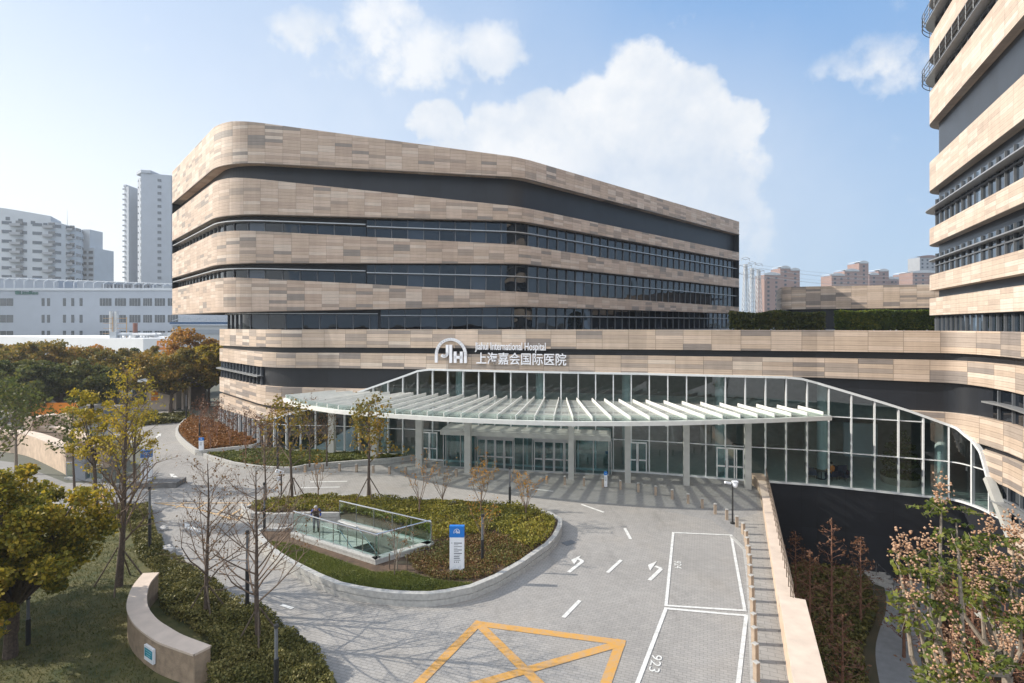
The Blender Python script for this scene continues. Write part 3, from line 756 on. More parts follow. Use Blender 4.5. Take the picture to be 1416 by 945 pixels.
for x, y, w in ((459, 633.5, .46), (518, 639, .5), (580, 646, .46), (647, 653.5, .42), (790, 662.5, .36), (868, 667, .36), (949, 671, .36), (1034, 676, .36)):
    g = G(x, y); mb = MB(); mb.box((g[0], g[1], 2.2), (w, .34, 4.4), -.2); mb.build('column', 'column_grey', canopy)
for x in (540, 640, 740, 840, 940, 1020):
    k = [s for s in fins if True][min(len(fins)-1, int((x-394)/(1148-394)*len(fins)))]
    f = k[0]; mb = MB(); mb.tube((f[0]+.1, f[1]+.7, CZ0-.02), (f[0]+.1, f[1]+.7, CZ0-.22), .1, .1, 10); mb.build('downlight', 'white_frame', canopy)

# ================================================================== wall sign: emblem and two lines of lettering
def text_arrays(s, width, height, depth, bold=.012):
    cu = bpy.data.curves.new('lettering', 'FONT'); cu.body = s; cu.size = 1; cu.extrude = .05; cu.offset = bold; cu.resolution_u = 3
    o = bpy.data.objects.new('lettering_tmp', cu); COL.objects.link(o); bpy.context.view_layer.update()
    dg = bpy.context.evaluated_depsgraph_get(); me = bpy.data.meshes.new_from_object(o.evaluated_get(dg))
    bpy.data.objects.remove(o); bpy.data.curves.remove(cu)
    V = np.array([v.co[:] for v in me.vertices]); Fc = [tuple(p.vertices) for p in me.polygons]
    bpy.data.meshes.remove(me)
    mn, mx = V.min(0), V.max(0); V = (V-mn)/np.maximum(mx-mn, 1e-6)
    V *= np.array([width, height, depth])
    return V, Fc
def put_text(mb, s, origin, ang, width, height, depth, bold=.012):
    """lettering standing upright: origin = lower-left corner on the wall, ang = heading of the wall line"""
    V, Fc = text_arrays(s, width, height, depth, bold)
    ca, sa = math.cos(ang), math.sin(ang); i0 = len(mb.v)
    for x, y, z in V: mb.v.append((origin[0]+ca*x+sa*z, origin[1]+sa*x-ca*z, origin[2]+y))
    for f in Fc:
        mb.f.append(tuple(i0+k for k in f))
        if mb.cur: mb.mi[len(mb.f)-1] = mb.cur
def emblem(mb, o, ang, w, d, mono=True):
    """semicircular arch over the letters J I H"""
    ca, sa = math.cos(ang), math.sin(ang)
    P = lambda x, z, q: (o[0]+ca*x+sa*q, o[1]+sa*x-ca*q, o[2]+z)
    R = w/2; st_ = w*.075; h0 = w*.22
    def stroke(pts):
        for a, b in zip(pts[:-1], pts[1:]):
            a, b = Vector(a), Vector(b); dr = (b-a).normalized()*st_*.25; n = Vector((-dr.y, dr.x)).normalized()*st_*.55; a = a-dr; b = b+dr
            q = [a-n, b-n, b+n, a+n]
            mb.face([P(v.x, v.y, d) for v in q]); mb.face([P(v.x, v.y, 0) for v in reversed(q)])
            for i in range(4):
                m, k = q[i], q[(i+1) % 4]; mb.face([P(m.x, m.y, 0), P(k.x, k.y, 0), P(k.x, k.y, d), P(m.x, m.y, d)])
    r = R-st_*.55
    stroke([(-r, 0), (-r, h0)]+[(-r*math.cos(math.pi*k/18), h0+r*math.sin(math.pi*k/18)) for k in range(1, 18)]+[(r, h0), (r, 0)])
    stroke([(-.11*w, .50*w), (-.11*w, .27*w)]+[(-.21*w+.10*w*math.cos(math.pi*k/8), .27*w-.10*w*math.sin(math.pi*k/8)) for k in range(1, 7)])
    stroke([(0.0, .50*w), (0.0, .0)])
    stroke([(.14*w, .30*w), (.14*w, 0)]); stroke([(.33*w, .30*w), (.33*w, 0)]); stroke([(.14*w, .15*w), (.33*w, .15*w)])
sg0 = at_t(offset(pp, -.10), 603); sg1 = at_t(offset(pp, -.10), 786)
sang = math.atan2(sg1[1]-sg0[1], sg1[0]-sg0[0])
def on_wall(x): q = at_t(offset(pp, -.10), x); return q
sign = thing('hospital_sign', 'white raised hospital emblem with English and Chinese lettering on the tan wall', 'sign', (sg0[0], sg0[1], 7.0))
q = on_wall(626.5); mb = MB(); emblem(mb, (q[0], q[1], ZP(501, q[1])), sang, 2.42, .14); mb.build('emblem', 'letter_white', sign)
q = on_wall(659.5); q2 = on_wall(757); mb = MB(); put_text(mb, 'Jiahui International Hospital', (q[0], q[1], ZP(487, q[1])), sang, math.dist(q[:2], q2[:2]), .70, .10, .010); mb.build('english_lettering', 'letter_white', sign)
q = on_wall(661.5); q2 = on_wall(786); mb = MB(); put_text(mb, '上海嘉会国际医院', (q[0], q[1], ZP(503.5, q[1])), sang, math.dist(q[:2], q2[:2]), .84, .12, .006); mb.build('chinese_lettering', 'letter_white', sign)

# ================================================================== HOSPITAL: tower on the right
tk = make_path([(48, 50.5), (35.2, 45.4), (20.0, 12.4)], fillets={1: 1.1}, step=1.5)
tower = thing('hospital_tower', 'tall hospital wing with pale tan bands rising at the right edge', 'building', (35, 45, 0))
TB = [(38.9, 36.7), (33.8, 32.05), (29.25, 26.6), (23.4, 21.0), (17.85, 16.5), (13.98, 12.7), (12.05, 10.65)]
for i, (z1, z0) in enumerate(TB):
    mb = MB(); mb.ribbon(tk, const(z1), const(z0), depth=1.5, u0=.6*i); mb.build('cladding_band', 'cladding_tower', tower)
mb = MB(); mb.ribbon(offset(tk, .62), const(38.5), const(9.2)); mb.build('recessed_wall', 'tower_panel', tower)
mb = MB(); mb.face([(p[0], p[1], 38.4) for p in offset(tk, .3)]+[(60, 5, 38.4), (62, 50, 38.4)]); mb.build('roof', 'roof_grey', tower)
mb = MB(); mb.ribbon([(20.0, 12.4, 0), (60, 5, 1), (62, 50, 2), (48, 50.5, 3)], const(38.8), const(-5.3)); mb.build('rear_wall', 'dark_panel', tower)
tw = offset(tk, .45); bt_ = offset(tk, 0)
for lo, hi, bl, tr in ((33.8, 36.7, 35.0, .55), (29.25, 32.05, 30.35, .5), (17.85, 21.0, 19.35, .55), (13.98, 16.5, 15.2, .5)):
    strip_window(tower, tw, const(hi-.75), const(lo-.2), mull=1.25, glass='tower_glass', transom=tr, blade=const(bl), bw=.72 if bl > 17 else .5)
strip_window(tower, tw, const(10.55), const(9.2), mull=1.1, glass='tower_glass', rows=1)
for z in (30.1, 34.7):                                              # railings of the maintenance balconies that round the corner
    mb = MB(); o = offset(tk, -.5)
    for dz in (0, .35, .7, 1.05): 
        for a, b in zip(o[:-1], o[1:]): mb.tube((a[0], a[1], z+dz), (b[0], b[1], z+dz), .03, None, 5, False)
    for x, y, t, tx, ty in walk(o, 1.4): mb.tube((x, y, z), (x, y, z+1.05), .03, None, 5, False)
    mb.build('balcony_railing', 'grey_frame', tower)

# ================================================================== pavilion on the podium roof, hedges in front
pk = make_path([(40.5, 82), (37.4, 74.2), (58.5, 63.5)], fillets={1: 2.4})
pav = thing('rooftop_pavilion', 'low tan boarded pavilion on the roof behind the hedges', 'building', (45, 70.6, 9.15))
mb = MB(); mb.ribbon(pk, tab([(0, 15.0), (1, 15.0), (2, 14.75)]), tab([(0, 11.9), (1, 11.9), (2, 11.9)]), depth=1.2); mb.build('cladding_band', 'cladding_podium', pav)
mb = MB(); mb.ribbon(offset(pk, .7), const(12.4), const(9.1)); mb.build('recessed_wall', 'dark_panel', pav)
mb = MB(); mb.face([(p[0], p[1], 14.2) for p in offset(pk, .3)]+[(60, 84, 14.2), (44, 86, 14.2)]); mb.build('roof', 'roof_grey', pav)
# ================================================================== ground, road, paths
def fill_poly(outer, holes=(), z=0.0):
    bm = bmesh.new(); es = []
    for ring in [outer]+list(holes):
        vs = [bm.verts.new((p[0], p[1], z)) for p in ring]
        for i in range(len(vs)): es.append(bm.edges.new((vs[i], vs[(i+1) % len(vs)])))
    bmesh.ops.triangle_fill(bm, use_beauty=True, edges=es)
    bm.normal_update()
    mb = MB(); bm.verts.index_update()
    for f in bm.faces:
        q = [tuple(v.co) for v in f.verts]
        mb.face(q if f.normal.z > 0 else q[::-1])
    bm.free(); return mb
wall_in = [(14.7, 31.9), (13.4, 28.6), (8.9, 17.8), (7.7, 14.9), (2.0, 1.2), (-1.0, -6.0)]      # foot of the parapet on the pavement side
stair_c = [Vector(G(402, 737, .58)[:2]), Vector(G(519, 774, .58)[:2]), Vector(G(599.5, 750, .58)[:2]), Vector(G(473, 718, .58)[:2])]
sc0 = sum(stair_c, Vector((0, 0)))/4
st_poly = [tuple(p) for p in stair_c]
pit = [tuple(stair_c[0].lerp(stair_c[1], .42)), tuple(stair_c[1]), tuple(stair_c[2]), tuple(stair_c[3].lerp(stair_c[2], .42))]
wo = [(p[0]+.46, p[1]-.18) for p in wall_in]
gpod = [(p[0], p[1]) for p in offset(sub(pp, 1052, 1470), .10)]
hole = [(wo[0][0]-.1, wo[0][1]-.1)]+wo[1:5]+[(-1, -8), (-1, -40), (45, -40), (45, 20)]+[(22.2, 20.0)]+gpod[::-1]
fill_poly([(-2500, -600), (2500, -600), (2500, 4200), (-2500, 4200)], [hole, pit], -.01).build('ground', 'ground_far')['kind'] = 'structure'
gz = -5.0
struct(fill_poly([(-6, -45), (48, -45), (48, 42), (-6, 42)], (), gz).build('sunken_garden_ground', 'garden_soil'))

PX = lambda lst, z=0.0: [G(x, y, z)[:2] for x, y in lst]
bed_edge = [(206, 700), (214, 745), (232, 772), (258, 792), (292, 812), (342, 842), (392, 868), (430, 895), (452, 922), (466, 945), (474, 985)]
bed = PX(bed_edge)+[(-4.4, 8), (-4.4, 3), (-40, 3), (-40, 22), (-29.5, 24.5)]+PX([(92, 712), (150, 706)])
left_road = PX([(244, 578), (242, 604), (250, 615), (262, 625), (272, 632), (281, 634)])
fore = [(-4.3, 2), (-1.2, 2), (2.2, 2)]+[(p[0]+.02, p[1]) for p in wall_in[3::-1]]+[(14.5, 33.0)]+[(p[0], p[1]) for p in reversed(offset(sub(pp, 372, 1050), .1))]+PX([(300, 600), (262, 580), (246, 570)])+[(-45, 66), (-60, 66), (-60, 56)]+PX([(150, 600), (196, 618), (202, 655), (190, 672), (150, 668), (90, 668)])+[(-46, 32), (-46, 24), (-30, 24.6)]+PX([(92, 712), (150, 706)])+PX(bed_edge)+[(-4.4, 8)]
struct(fill_poly(fore, [pit], .0).build('forecourt_road', 'pavers'))
drive = bpy.data.objects['forecourt_road']
plz = PX([(422, 655), (500, 656), (580, 660.5), (650, 668), (705, 681), (750, 690), (830, 697), (905, 704), (985, 720), (1014, 742)])+[(10.3, 22.4)]+[(14.6, 31.9)]+[(p[0], p[1]) for p in reversed(offset(sub(pp, 430, 1050), .1))]
struct(fill_poly(plz, (), .004).build('entrance_pavement', 'pavers_plaza'))
bo = [(1014, 742), (1033, 760), (1036.4, 785), (1038.6, 800), (1041, 832), (1044, 891), (1047, 942)]
sw_ = PX(bo)
sw_ = sw_+[(sw_[-1][0]-4.7, sw_[-1][1]-11.3)]
swp = [(11.4, 27.2)]+sw_+[(2.1, 2)]+[(p[0], p[1]) for p in wall_in[3:0:-1]]+[(13.3, 28.4)]
struct(fill_poly(swp, (), .010).build('sidewalk', 'sidewalk_pavers'))
mb = MB()
for a, b in zip(sw_[:-1], sw_[1:]): mb.beam((a[0]-.1, a[1], .0), (b[0]-.1, b[1], .0), .16, .05)
struct(mb.build('kerb', 'granite'))

# painted markings (on the road)
def line(mb, a, b, w=.15, z=.014):
    A = Vector(a[:2]); B = Vector(b[:2]); d = (B-A).normalized(); n = Vector((-d.y, d.x))*w/2
    mb.face([(A-n)[:]+(z,), (B-n)[:]+(z,), (B+n)[:]+(z,), (A+n)[:]+(z,)])
def marking(name, segs, mat, w=.15, z=.014):
    for a, b in segs:
        mb = MB(); line(mb, G(*a), G(*b), w, z); mb.build(name, mat, drive)
def frame_marking(name, pts, mat, w, extra=(), z=.014):
    mb = MB(); P = [Vector(G(*p)[:2]) for p in pts]
    n = len(P)
    for i in range(n): d = (P[(i+1) % n]-P[i]).normalized()*w/2; line(mb, P[i]-d, P[(i+1) % n]+d, w, z+.0006*i)
    for k, (a, b) in enumerate(extra): line(mb, G(*a), G(*b), w, z+.003+.0006*k)
    return mb.build(name, mat, drive)
def number(s, px, w, h, ang):
    V, Fc = text_arrays(s, w, h, .001, .0); mb = MB(); o = G(*px); ca, sa = math.cos(ang), math.sin(ang)
    for x, y, z in V: mb.v.append((o[0]+ca*x-sa*y, o[1]+sa*x+ca*y, .016+z))
    mb.f = list(Fc); mb.build('bay_number', 'paint_white', drive)
frame_marking('parking_bay_marking', [(931, 737), (1011, 740.5), (1030, 845), (921, 838)], 'paint_white', .11)
frame_marking('parking_bay_marking', [(921, 842), (1032, 852), (1020, 952), (879, 952)], 'paint_white', .12)
number('924', (932, 776), .70, .28, math.radians(-104))
number('923', (902, 905), .85, .30, math.radians(-112))
frame_marking('box_junction_marking', [(661, 863), (858, 889), (818, 1000), (540, 985)], 'paint_yellow', .30, [((664, 866), (800, 1000)), ((856, 891), (552, 978))])
frame_marking('box_junction_marking', [(215, 696), (348, 696), (328, 720), (272, 704)], 'paint_yellow_worn', .12, [((255, 696), (243, 703)), ((285, 696), (272, 704)), ((318, 697), (300, 712)), ((345, 697), (316, 715))])
frame_marking('box_junction_marking', [(98, 690), (142, 684), (146, 702), (100, 716)], 'paint_yellow', .12, [((100, 712), (124, 687)), ((116, 712), (140, 686))])
marking('lane_dash', [((864, 731), (872, 746)), ((804, 698), (835, 709)), ((859, 775), (840, 792.5)), ((802, 831), (779, 854.5)), ((389, 837), (405, 842)), ((733, 676), (765, 680)), ((416, 675), (470, 674)), ((428, 667), (480, 666))], 'paint_white', .14)
def arrow(pts_stem, pts_head, w=.15):
    mb = MB()
    for k, (a, b) in enumerate(zip(pts_stem[:-1], pts_stem[1:])): line(mb, G(*a), G(*b), w, .014+.001*k)
    mb.face([G(*p)[:2]+(.017,) for p in pts_head]); o = mb.build('lane_arrow', 'paint_white', drive)
    for p in o.data.polygons:
        if p.normal.z < 0: p.flip()
arrow([(786, 792), (806, 776.5), (799, 773)], [(803, 769), (789.5, 775), (794, 781)])
arrow([(898, 803), (914.5, 787), (906, 783.5)], [(908.5, 776.5), (896, 782), (899, 790)])
arrow([(274, 737), (262, 729)], [(264, 726), (255, 724), (256, 731.5)], .24)
arrow([(248, 663.5), (240, 658.5)], [(242, 656), (234.5, 655.5), (237, 660.5)], .2)
arrow([(215, 606), (220, 602)], [(217, 600.5), (223, 600), (222, 604)], .2)

# ------------------------------------------------------------------ foliage scatter helpers
rng = np.random.default_rng(11)
def leaf_quads(C, size, flat=0.0, jitter=.35, elong=1.5, up=None):
    """diamond leaves at centres C, random directions (flat -> facing up)"""
    n = len(C)
    nrm = rng.normal(size=(n, 3)); nrm[:, 2] = nrm[:, 2]*(1-flat)+flat*2.5
    nrm /= np.linalg.norm(nrm, axis=1, keepdims=True)
    t = rng.normal(size=(n, 3)); a = np.cross(nrm, t); a /= np.linalg.norm(a, axis=1, keepdims=True); b = np.cross(nrm, a)
    s = size*(1+jitter*(rng.random(n)*2-1))[:, None]
    a *= s*elong/2; b *= s/2
    fold = nrm*s*.18
    V = np.stack([C-a, C+b+fold, C+a, C-b+fold], axis=1).reshape(-1, 3)
    Q = np.arange(4*n).reshape(-1, 4)
    return V, Q
def in_poly(P, X, Y):
    P = np.asarray(P); n = len(P); ins = np.zeros(len(X), bool); j = n-1
    for i in range(n):
        xi, yi = P[i]; xj, yj = P[j]
        c = ((yi > Y) != (yj > Y)) & (X < (xj-xi)*(Y-yi)/(yj-yi+1e-12)+xi); ins ^= c; j = i
    return ins
def scatter(poly, n, zfun, holes=()):
    P = np.asarray(poly); mn = P.min(0); mx = P.max(0); out = []; tot = 0
    while tot < n:
        X = rng.uniform(mn[0], mx[0], n*2); Y = rng.uniform(mn[1], mx[1], n*2)
        k = in_poly(P, X, Y)
        for h in holes: k &= ~in_poly(h, X, Y)
        if k.sum() == 0: break
        out.append(np.stack([X[k], Y[k]], 1)); tot += k.sum()
    A = np.concatenate(out)[:n]
    return A
def wave(A, f=1.3, ph=0.0):
    return .5+.25*np.sin(A[:, 0]*f+ph+1.3*np.sin(A[:, 1]*f*.7))+.25*np.sin(A[:, 1]*f*1.2+2.1*ph+np.sin(A[:, 0]*f*.9))
def cover(name, poly, n, mat, z0, h, size, label, cat, holes=(), flat=.35, elong=1.4, clip=None):
    A = scatter(poly, n, None, holes)
    if clip is not None: A = A[in_poly(clip, A[:, 0], A[:, 1])]
    top = h*(.22+.45*wave(A, 1.7, len(poly))+.45*wave(A, 5.1, 2.0+len(poly)))
    keep = wave(A, 2.9, 1.0)+.35*rng.random(len(A)) > .30; A = A[keep]; top = top[keep]
    z = z0+top*np.sqrt(rng.random(len(A)))
    C = np.column_stack([A, z]); V, Q = leaf_quads(C, size, flat, elong=elong)
    mb = MB(); mb.add_arrays(V, Q); o = mb.build(name, mat); return stuff(o, label, cat)
def grassblades(name, poly, n, mat, z0, h, label, holes=(), w=.012, clip=None):
    A = scatter(poly, n, None, holes)
    if clip is not None: A = A[in_poly(clip, A[:, 0], A[:, 1])]
    m = len(A)
    ang = rng.random(m)*6.283; dx = np.cos(ang)*w; dy = np.sin(ang)*w; hh = h*(.5+rng.random(m)); lx = rng.normal(size=m)*h*.5; ly = rng.normal(size=m)*h*.5
    z = np.full(m, z0)
    V = np.stack([np.column_stack([A[:, 0]-dx, A[:, 1]-dy, z]), np.column_stack([A[:, 0]+dx, A[:, 1]+dy, z]), np.column_stack([A[:, 0]+lx, A[:, 1]+ly, z+hh])], 1).reshape(-1, 3)
    mb = MB(); mb.add_arrays(V, np.arange(3*m).reshape(-1, 3)); return stuff(mb.build(name, mat), label, 'grass')

# ------------------------------------------------------------------ island planter
isl_px = [(356.5, 757), (366, 768), (381, 781), (398, 792), (416.5, 802), (440, 814), (466, 825), (492, 831), (519, 835.5), (543, 838), (568, 839.3), (593, 839.5), (618, 836.5), (653, 829), (688, 814), (724, 792.5), (745, 777), (759, 767), (770, 755), (777, 740), (777, 729)]
isl_top = [(775, 716), (762, 708), (724, 698), (688, 695), (653, 693), (600, 690), (547, 687.7), (510, 685.5), (476.6, 684), (445, 683.5), (416.5, 684), (392, 686), (370.6, 689.5), (352, 694.5), (340, 700)]
outer = PX(isl_px)+PX(isl_top, .45)+PX([(333, 707), (336, 716), (347, 722), (380, 724), (414, 722), (470, 722)])
outer = [Vector(p) for p in outer]
near = PX([(402, 742), (385, 743), (362, 743), (352, 747)])
ring = near+[tuple(p) for p in outer]
def smooth_ring(P, it=1):
    for _ in range(it):
        Q = []
        for i in range(len(P)):
            a, b = P[i], P[(i+1) % len(P)]
            Q.append((a[0]*.75+b[0]*.25, a[1]*.75+b[1]*.25)); Q.append((a[0]*.25+b[0]*.75, a[1]*.25+b[1]*.75))
        P = Q
    return P
def inset(P, d):
    n = len(P); out = []
    ar = sum(P[i][0]*P[(i+1) % n][1]-P[(i+1) % n][0]*P[i][1] for i in range(n)); sgn = 1 if ar > 0 else -1
    for i in range(n):
        a, b, c = Vector(P[i-1]), Vector(P[i]), Vector(P[(i+1) % n])
        d1 = (b-a); d2 = (c-b)
        n1 = Vector((-d1.y, d1.x)); n2 = Vector((-d2.y, d2.x))
        if n1.length > 1e-9: n1.normalize()
        if n2.length > 1e-9: n2.normalize()
        m = (n1+n2)
        if m.length < 1e-6: m = n1
        m.normalize(); out.append((b.x+m.x*d*sgn, b.y+m.y*d*sgn))
    return out
def kerb_wall(parent, P, h, wd, mat_top='granite', lip=.03, open_n=None):
    """planter wall round a ring: plinth, dark shadow joint and coping"""
    n = len(P); I = inset(P, wd); O2 = inset(P, lip)
    mb = MB()
    for i in range(n if open_n is None else open_n):
        j = (i+1) % n
        def q(A, B, za, zb_): mb.face([(A[i][0], A[i][1], za), (A[j][0], A[j][1], za), (B[j][0], B[j][1], zb_), (B[i][0], B[i][1], zb_)])
        q(P, P, 0, h*.42); q(P, O2, h*.42, h*.42); q(O2, O2, h*.42, h*.52); q(O2, P, h*.52, h*.52)
        q(P, P, h*.52, h); q(P, I, h, h); q(I, I, h, h-.3)
    return mb.build('stone_wall', mat_top, parent)
isl = thing('island_planter', 'rounded planter island with grey stone wall in the middle of the drive', 'planter', (-2, 22, 0))
nring = len(ring); ring = ring+[st_poly[3], st_poly[2], st_poly[1], st_poly[0]]
kerb_wall(isl, ring, .45, .22, open_n=nring-1)
fill_poly(inset(ring[:nring], .02)+ring[nring:], (), .36).build('soil_bed', 'soil', isl)
red_zone = PX([(560, 770), (600, 752), (680, 735), (735, 760), (700, 790), (650, 800), (600, 800), (575, 788)], .45)
iclip = inset(ring[:nring], .27)+ring[nring:]
grass_zone = [g for g in PX([(360, 748), (402, 752), (519, 792), (560, 790), (600, 802), (640, 806), (668, 806), (640, 822), (600, 830), (560, 831), (500, 824), (440, 805), (395, 780), (366, 757)], .42)]
grassblades('island_grass', grass_zone, 60000, 'grass_blade', .37, .10, 'strip of short green grass along the near side of the island', clip=iclip)
cover('island_ground_cover', grass_zone, 16000, 'cover_green', .36, .12, .05, 'low green ground cover along the near rim of the island', 'ground cover', clip=iclip)
iclip = inset(ring[:nring], .27)+ring[nring:]
back_zone = PX([(345, 705), (352, 697), (372, 692), (417, 687), (477, 687), (547, 690.5), (653, 696.5), (724, 702), (765, 715), (768, 728), (757, 748), (735, 760), (680, 737), (600, 748), (591, 735), (476, 706), (470, 716), (420, 718), (372, 717)], .45)
cover('island_shrubs', back_zone, 48000, 'cover_yellow', .38, .42, .062, 'yellow green clipped shrubs over the far side of the island', 'shrubs', [st_poly, red_zone], clip=iclip)
cover('rust_ground_cover', red_zone, 16000, 'cover_rust', .37, .22, .055, 'rust brown ground cover beside the blue topped totem', 'ground cover', clip=iclip)

# stair enclosure
stair = thing('stair_enclosure', 'sunken stair with stone kerb and glass balustrade on the island', 'stairway', (sc0.x, sc0.y, 0))
A_, B_, C__, D_ = stair_c
def kerb_seg(p, q, z1, wd, nm, mat='granite'):
    mb = MB(); d = (q-p).normalized(); n = Vector((-d.y, d.x)); a = p-d*.0; b = q+d*.0
    Pq = [tuple(a), tuple(b), tuple(b+n*wd), tuple(a+n*wd)]
    mb.prism(Pq, -.6, z1-.07)
    a2 = a-n*.02-d*.02; b2 = b-n*.02+d*.02
    mb.prism([tuple(a2), tuple(b2), tuple(b2+n*(wd+.04)), tuple(a2+n*(wd+.04))], z1-.07, z1)
    return mb.build(nm, mat, stair)
kerb_seg(A_, B_, .58, .3, 'stone_kerb'); kerb_seg(B_, C__, .58, .3, 'stone_kerb'); kerb_seg(C__, D_, .58, .3, 'stone_kerb')
mb = MB(); mb.face([tuple(v)+(.03,) for v in (A_, A_+(B_-A_)*.42, D_+(C__-D_)*.42, D_)]); mb.build('landing', 'granite', stair)
mb = MB(); nst = 12
for k in range(nst):
    s0, s1 = .42+.5*k/nst, .42+.5*(k+1)/nst; z = -.02-.16*(k+1)
    p = [A_.lerp(B_, s0), A_.lerp(B_, s1), D_.lerp(C__, s1), D_.lerp(C__, s0)]
    mb.face([tuple(v)+(z,) for v in p]); mb.face([tuple(p[0])+(z,), tuple(p[3])+(z,), tuple(p[3])+(z+.16,), tuple(p[0])+(z+.16,)])
mb.build('steps', 'granite_dark', stair)
mb = MB()
mb.prism([tuple(A_), tuple(B_), tuple(C__), tuple(D_)], -2.6, -2.5)
for p, q in ((A_, B_), (B_, C__), (C__, D_)):
    d = (q-p).normalized(); n = Vector((-d.y, d.x))*.3
    mb.face([tuple(p+n)+(-2.5,), tuple(q+n)+(-2.5,), tuple(q+n)+(.5,), tuple(p+n)+(.5,)])
mb.build('pit_wall', 'granite', stair)
def balustrade(parent, p, q, z0, h, npost, rail='steel', nm='glass_balustrade'):
    d = (q-p); mb = MB(); mb.beam(tuple(p)+(z0+h*.5,), tuple(q)+(z0+h*.5,), .015, h-.14); g = mb.build(nm, 'rail_glass', parent)
    for k in range(npost):
        v = p+d*(k/(npost-1)); mb = MB(); mb.tube(tuple(v)+(z0,), tuple(v)+(z0+h,), .022, None, 8); mb.build('post', 'steel', g)
    mb = MB(); mb.tube(tuple(p)+(z0+h,), tuple(q)+(z0+h,), .032, None, 8); mb.build('handrail', 'steel', g)
def ins(p, q, d): v = (q-p).normalized(); return Vector((-v.y, v.x))*d
nAB, nBC, nCD = ins(A_, B_, .15), ins(B_, C__, .15), ins(C__, D_, .15)
balustrade(stair, A_+nAB, B_+nAB, .58, .92, 7); balustrade(stair, B_+nBC+nAB*.5, C__+nBC-nCD*-.5, .58, .92, 4); balustrade(stair, C__+nCD, D_+nCD, .58, .92, 6)
mb = MB()
for off_ in (.5, 1.3):
    a = A_.lerp(D_, .3 if off_ < 1 else .62); dirs = (B_-A_)*.42
    p0 = a+dirs*.5; p1 = a+dirs; p2 = a+(B_-A_)*.9
    mb.poly([tuple(p0)+(.9,), tuple(p1)+(.9,), tuple(p2)+(-1.0,)], .02); mb.tube(tuple(p0)+(0,), tuple(p0)+(.9,), .02); mb.tube(tuple(p1)+(0,), tuple(p1)+(.9,), .02)
mb.build('stair_handrail', 'steel', stair)

# ------------------------------------------------------------------ planted beds by the podium on the left
bed1 = PX([(243, 597), (242.6, 604.5), (249.6, 614), (262, 624.6), (272.5, 631.5), (300, 628), (364, 621.5), (352, 611), (312, 593.5), (280, 582), (258, 582)])
b1 = thing('corner_planter', 'stone edged planter of rusty orange ground cover at the drive corner', 'planter', (bed1[5][0], bed1[5][1], 0))
r1_ = smooth_ring(bed1, 1); kerb_wall(b1, r1_, .42, .2); fill_poly(inset(r1_, .15), (), .34).build('soil_bed', 'soil', b1)
cover('orange_ground_cover', inset(r1_, .3), 22000, 'cover_orange', .34, .38, .11, 'rusty orange ground cover filling the corner planter', 'ground cover')
bed2 = PX([(281, 634), (298, 640), (319.5, 646.5), (351, 651.5), (383, 654), (404, 654), (428, 649.5), (484, 645), (541, 641), (574, 636)])+[(p[0], p[1]-.3) for p in reversed(sub(pp, 374, 560))]+PX([(364, 626)])
b2 = thing('lawn_planter', 'long stone edged planter of green ground cover beneath the left canopy end', 'planter', (bed2[4][0], bed2[4][1], 0))
kerb_wall(b2, bed2, .36, .2); fill_poly(inset(bed2, .15), (), .29).build('soil_bed', 'lawn', b2)
cover('green_ground_cover', inset(bed2, .3), 20000, 'cover_green', .29, .24, .10, 'green ground cover under the left end of the canopy', 'ground cover')

# far bed hedge across the left road
hb = PX([(186, 590), (262, 584), (262, 578), (200, 579)])
cover('far_hedge', hb, 9000, 'shrub_leaf', 0, .8, .16, 'dark hedge across the far end of the drive', 'hedge')

# ------------------------------------------------------------------ foreground bed: lawn and shrubs
struct(fill_poly(bed, (), .03).build('lawn_ground', 'lawn'))
shr = PX([(208, 704), (216, 745), (234, 773), (258, 794), (292, 815), (342, 846), (390, 873), (424, 898), (445, 922), (460, 948), (466, 985)])+[(-4.6, 8)]+PX([(300, 985), (286, 945), (292, 900), (262, 872), (222, 850), (215, 800), (190, 775), (180, 740), (140, 722), (150, 708)])
cover('bed_shrubs', shr, 110000, 'shrub_leaf', .03, .60, .052, 'olive green shrubs filling the bed beside the foreground road', 'shrubs')
lawn_poly = PX([(140, 724), (185, 760), (195, 800), (175, 850), (180, 900), (226, 950), (226, 1050)])+[(-6.0, 8), (-6, 4), (-38, 4), (-38, 21.5), (-29, 24)]
grassblades('lawn_grass', lawn_poly, 160000, 'lawn_blade', .03, .055, 'shaded foreground lawn behind the curved sign wall')

# ------------------------------------------------------------------ curved sign wall
so_ = [Vector(G(x, y, .95)[:2]) for x, y in [(199, 793), (184, 812), (176, 836), (181, 855), (193, 869), (216, 885.6), (242, 896), (269, 905)]]
si_ = [Vector(G(x, y, .95)[:2]) for x, y in [(219, 792), (207, 806), (202.5, 822), (204, 840), (216, 857), (234, 869), (254, 880), (291, 894)]]
def densify(P, k=4):
    out = []; n = len(P)
    for i in range(n-1):
        p0, p1, p2, p3 = P[max(0, i-1)], P[i], P[i+1], P[min(n-1, i+2)]
        for j in range(k):
            t = j/k; out.append(.5*((2*p1)+(p2-p0)*t+(2*p0-5*p1+4*p2-p3)*t*t+(3*p1-p0-3*p2+p3)*t**3))
    out.append(P[-1]); return out
so_, si_ = densify(so_), densify(si_)
sgw = thing('curved_wall', 'curved sandstone wall with pale coping standing in the foreground lawn', 'wall', (so_[16].x, so_[16].y, 0))
mb = MB(); ringw = [tuple(p) for p in so_]+[tuple(p) for p in reversed(si_)]
mb.prism(ringw, 0, .90); mb.build('wall_body', 'rough_sandstone', sgw)
mb = MB()
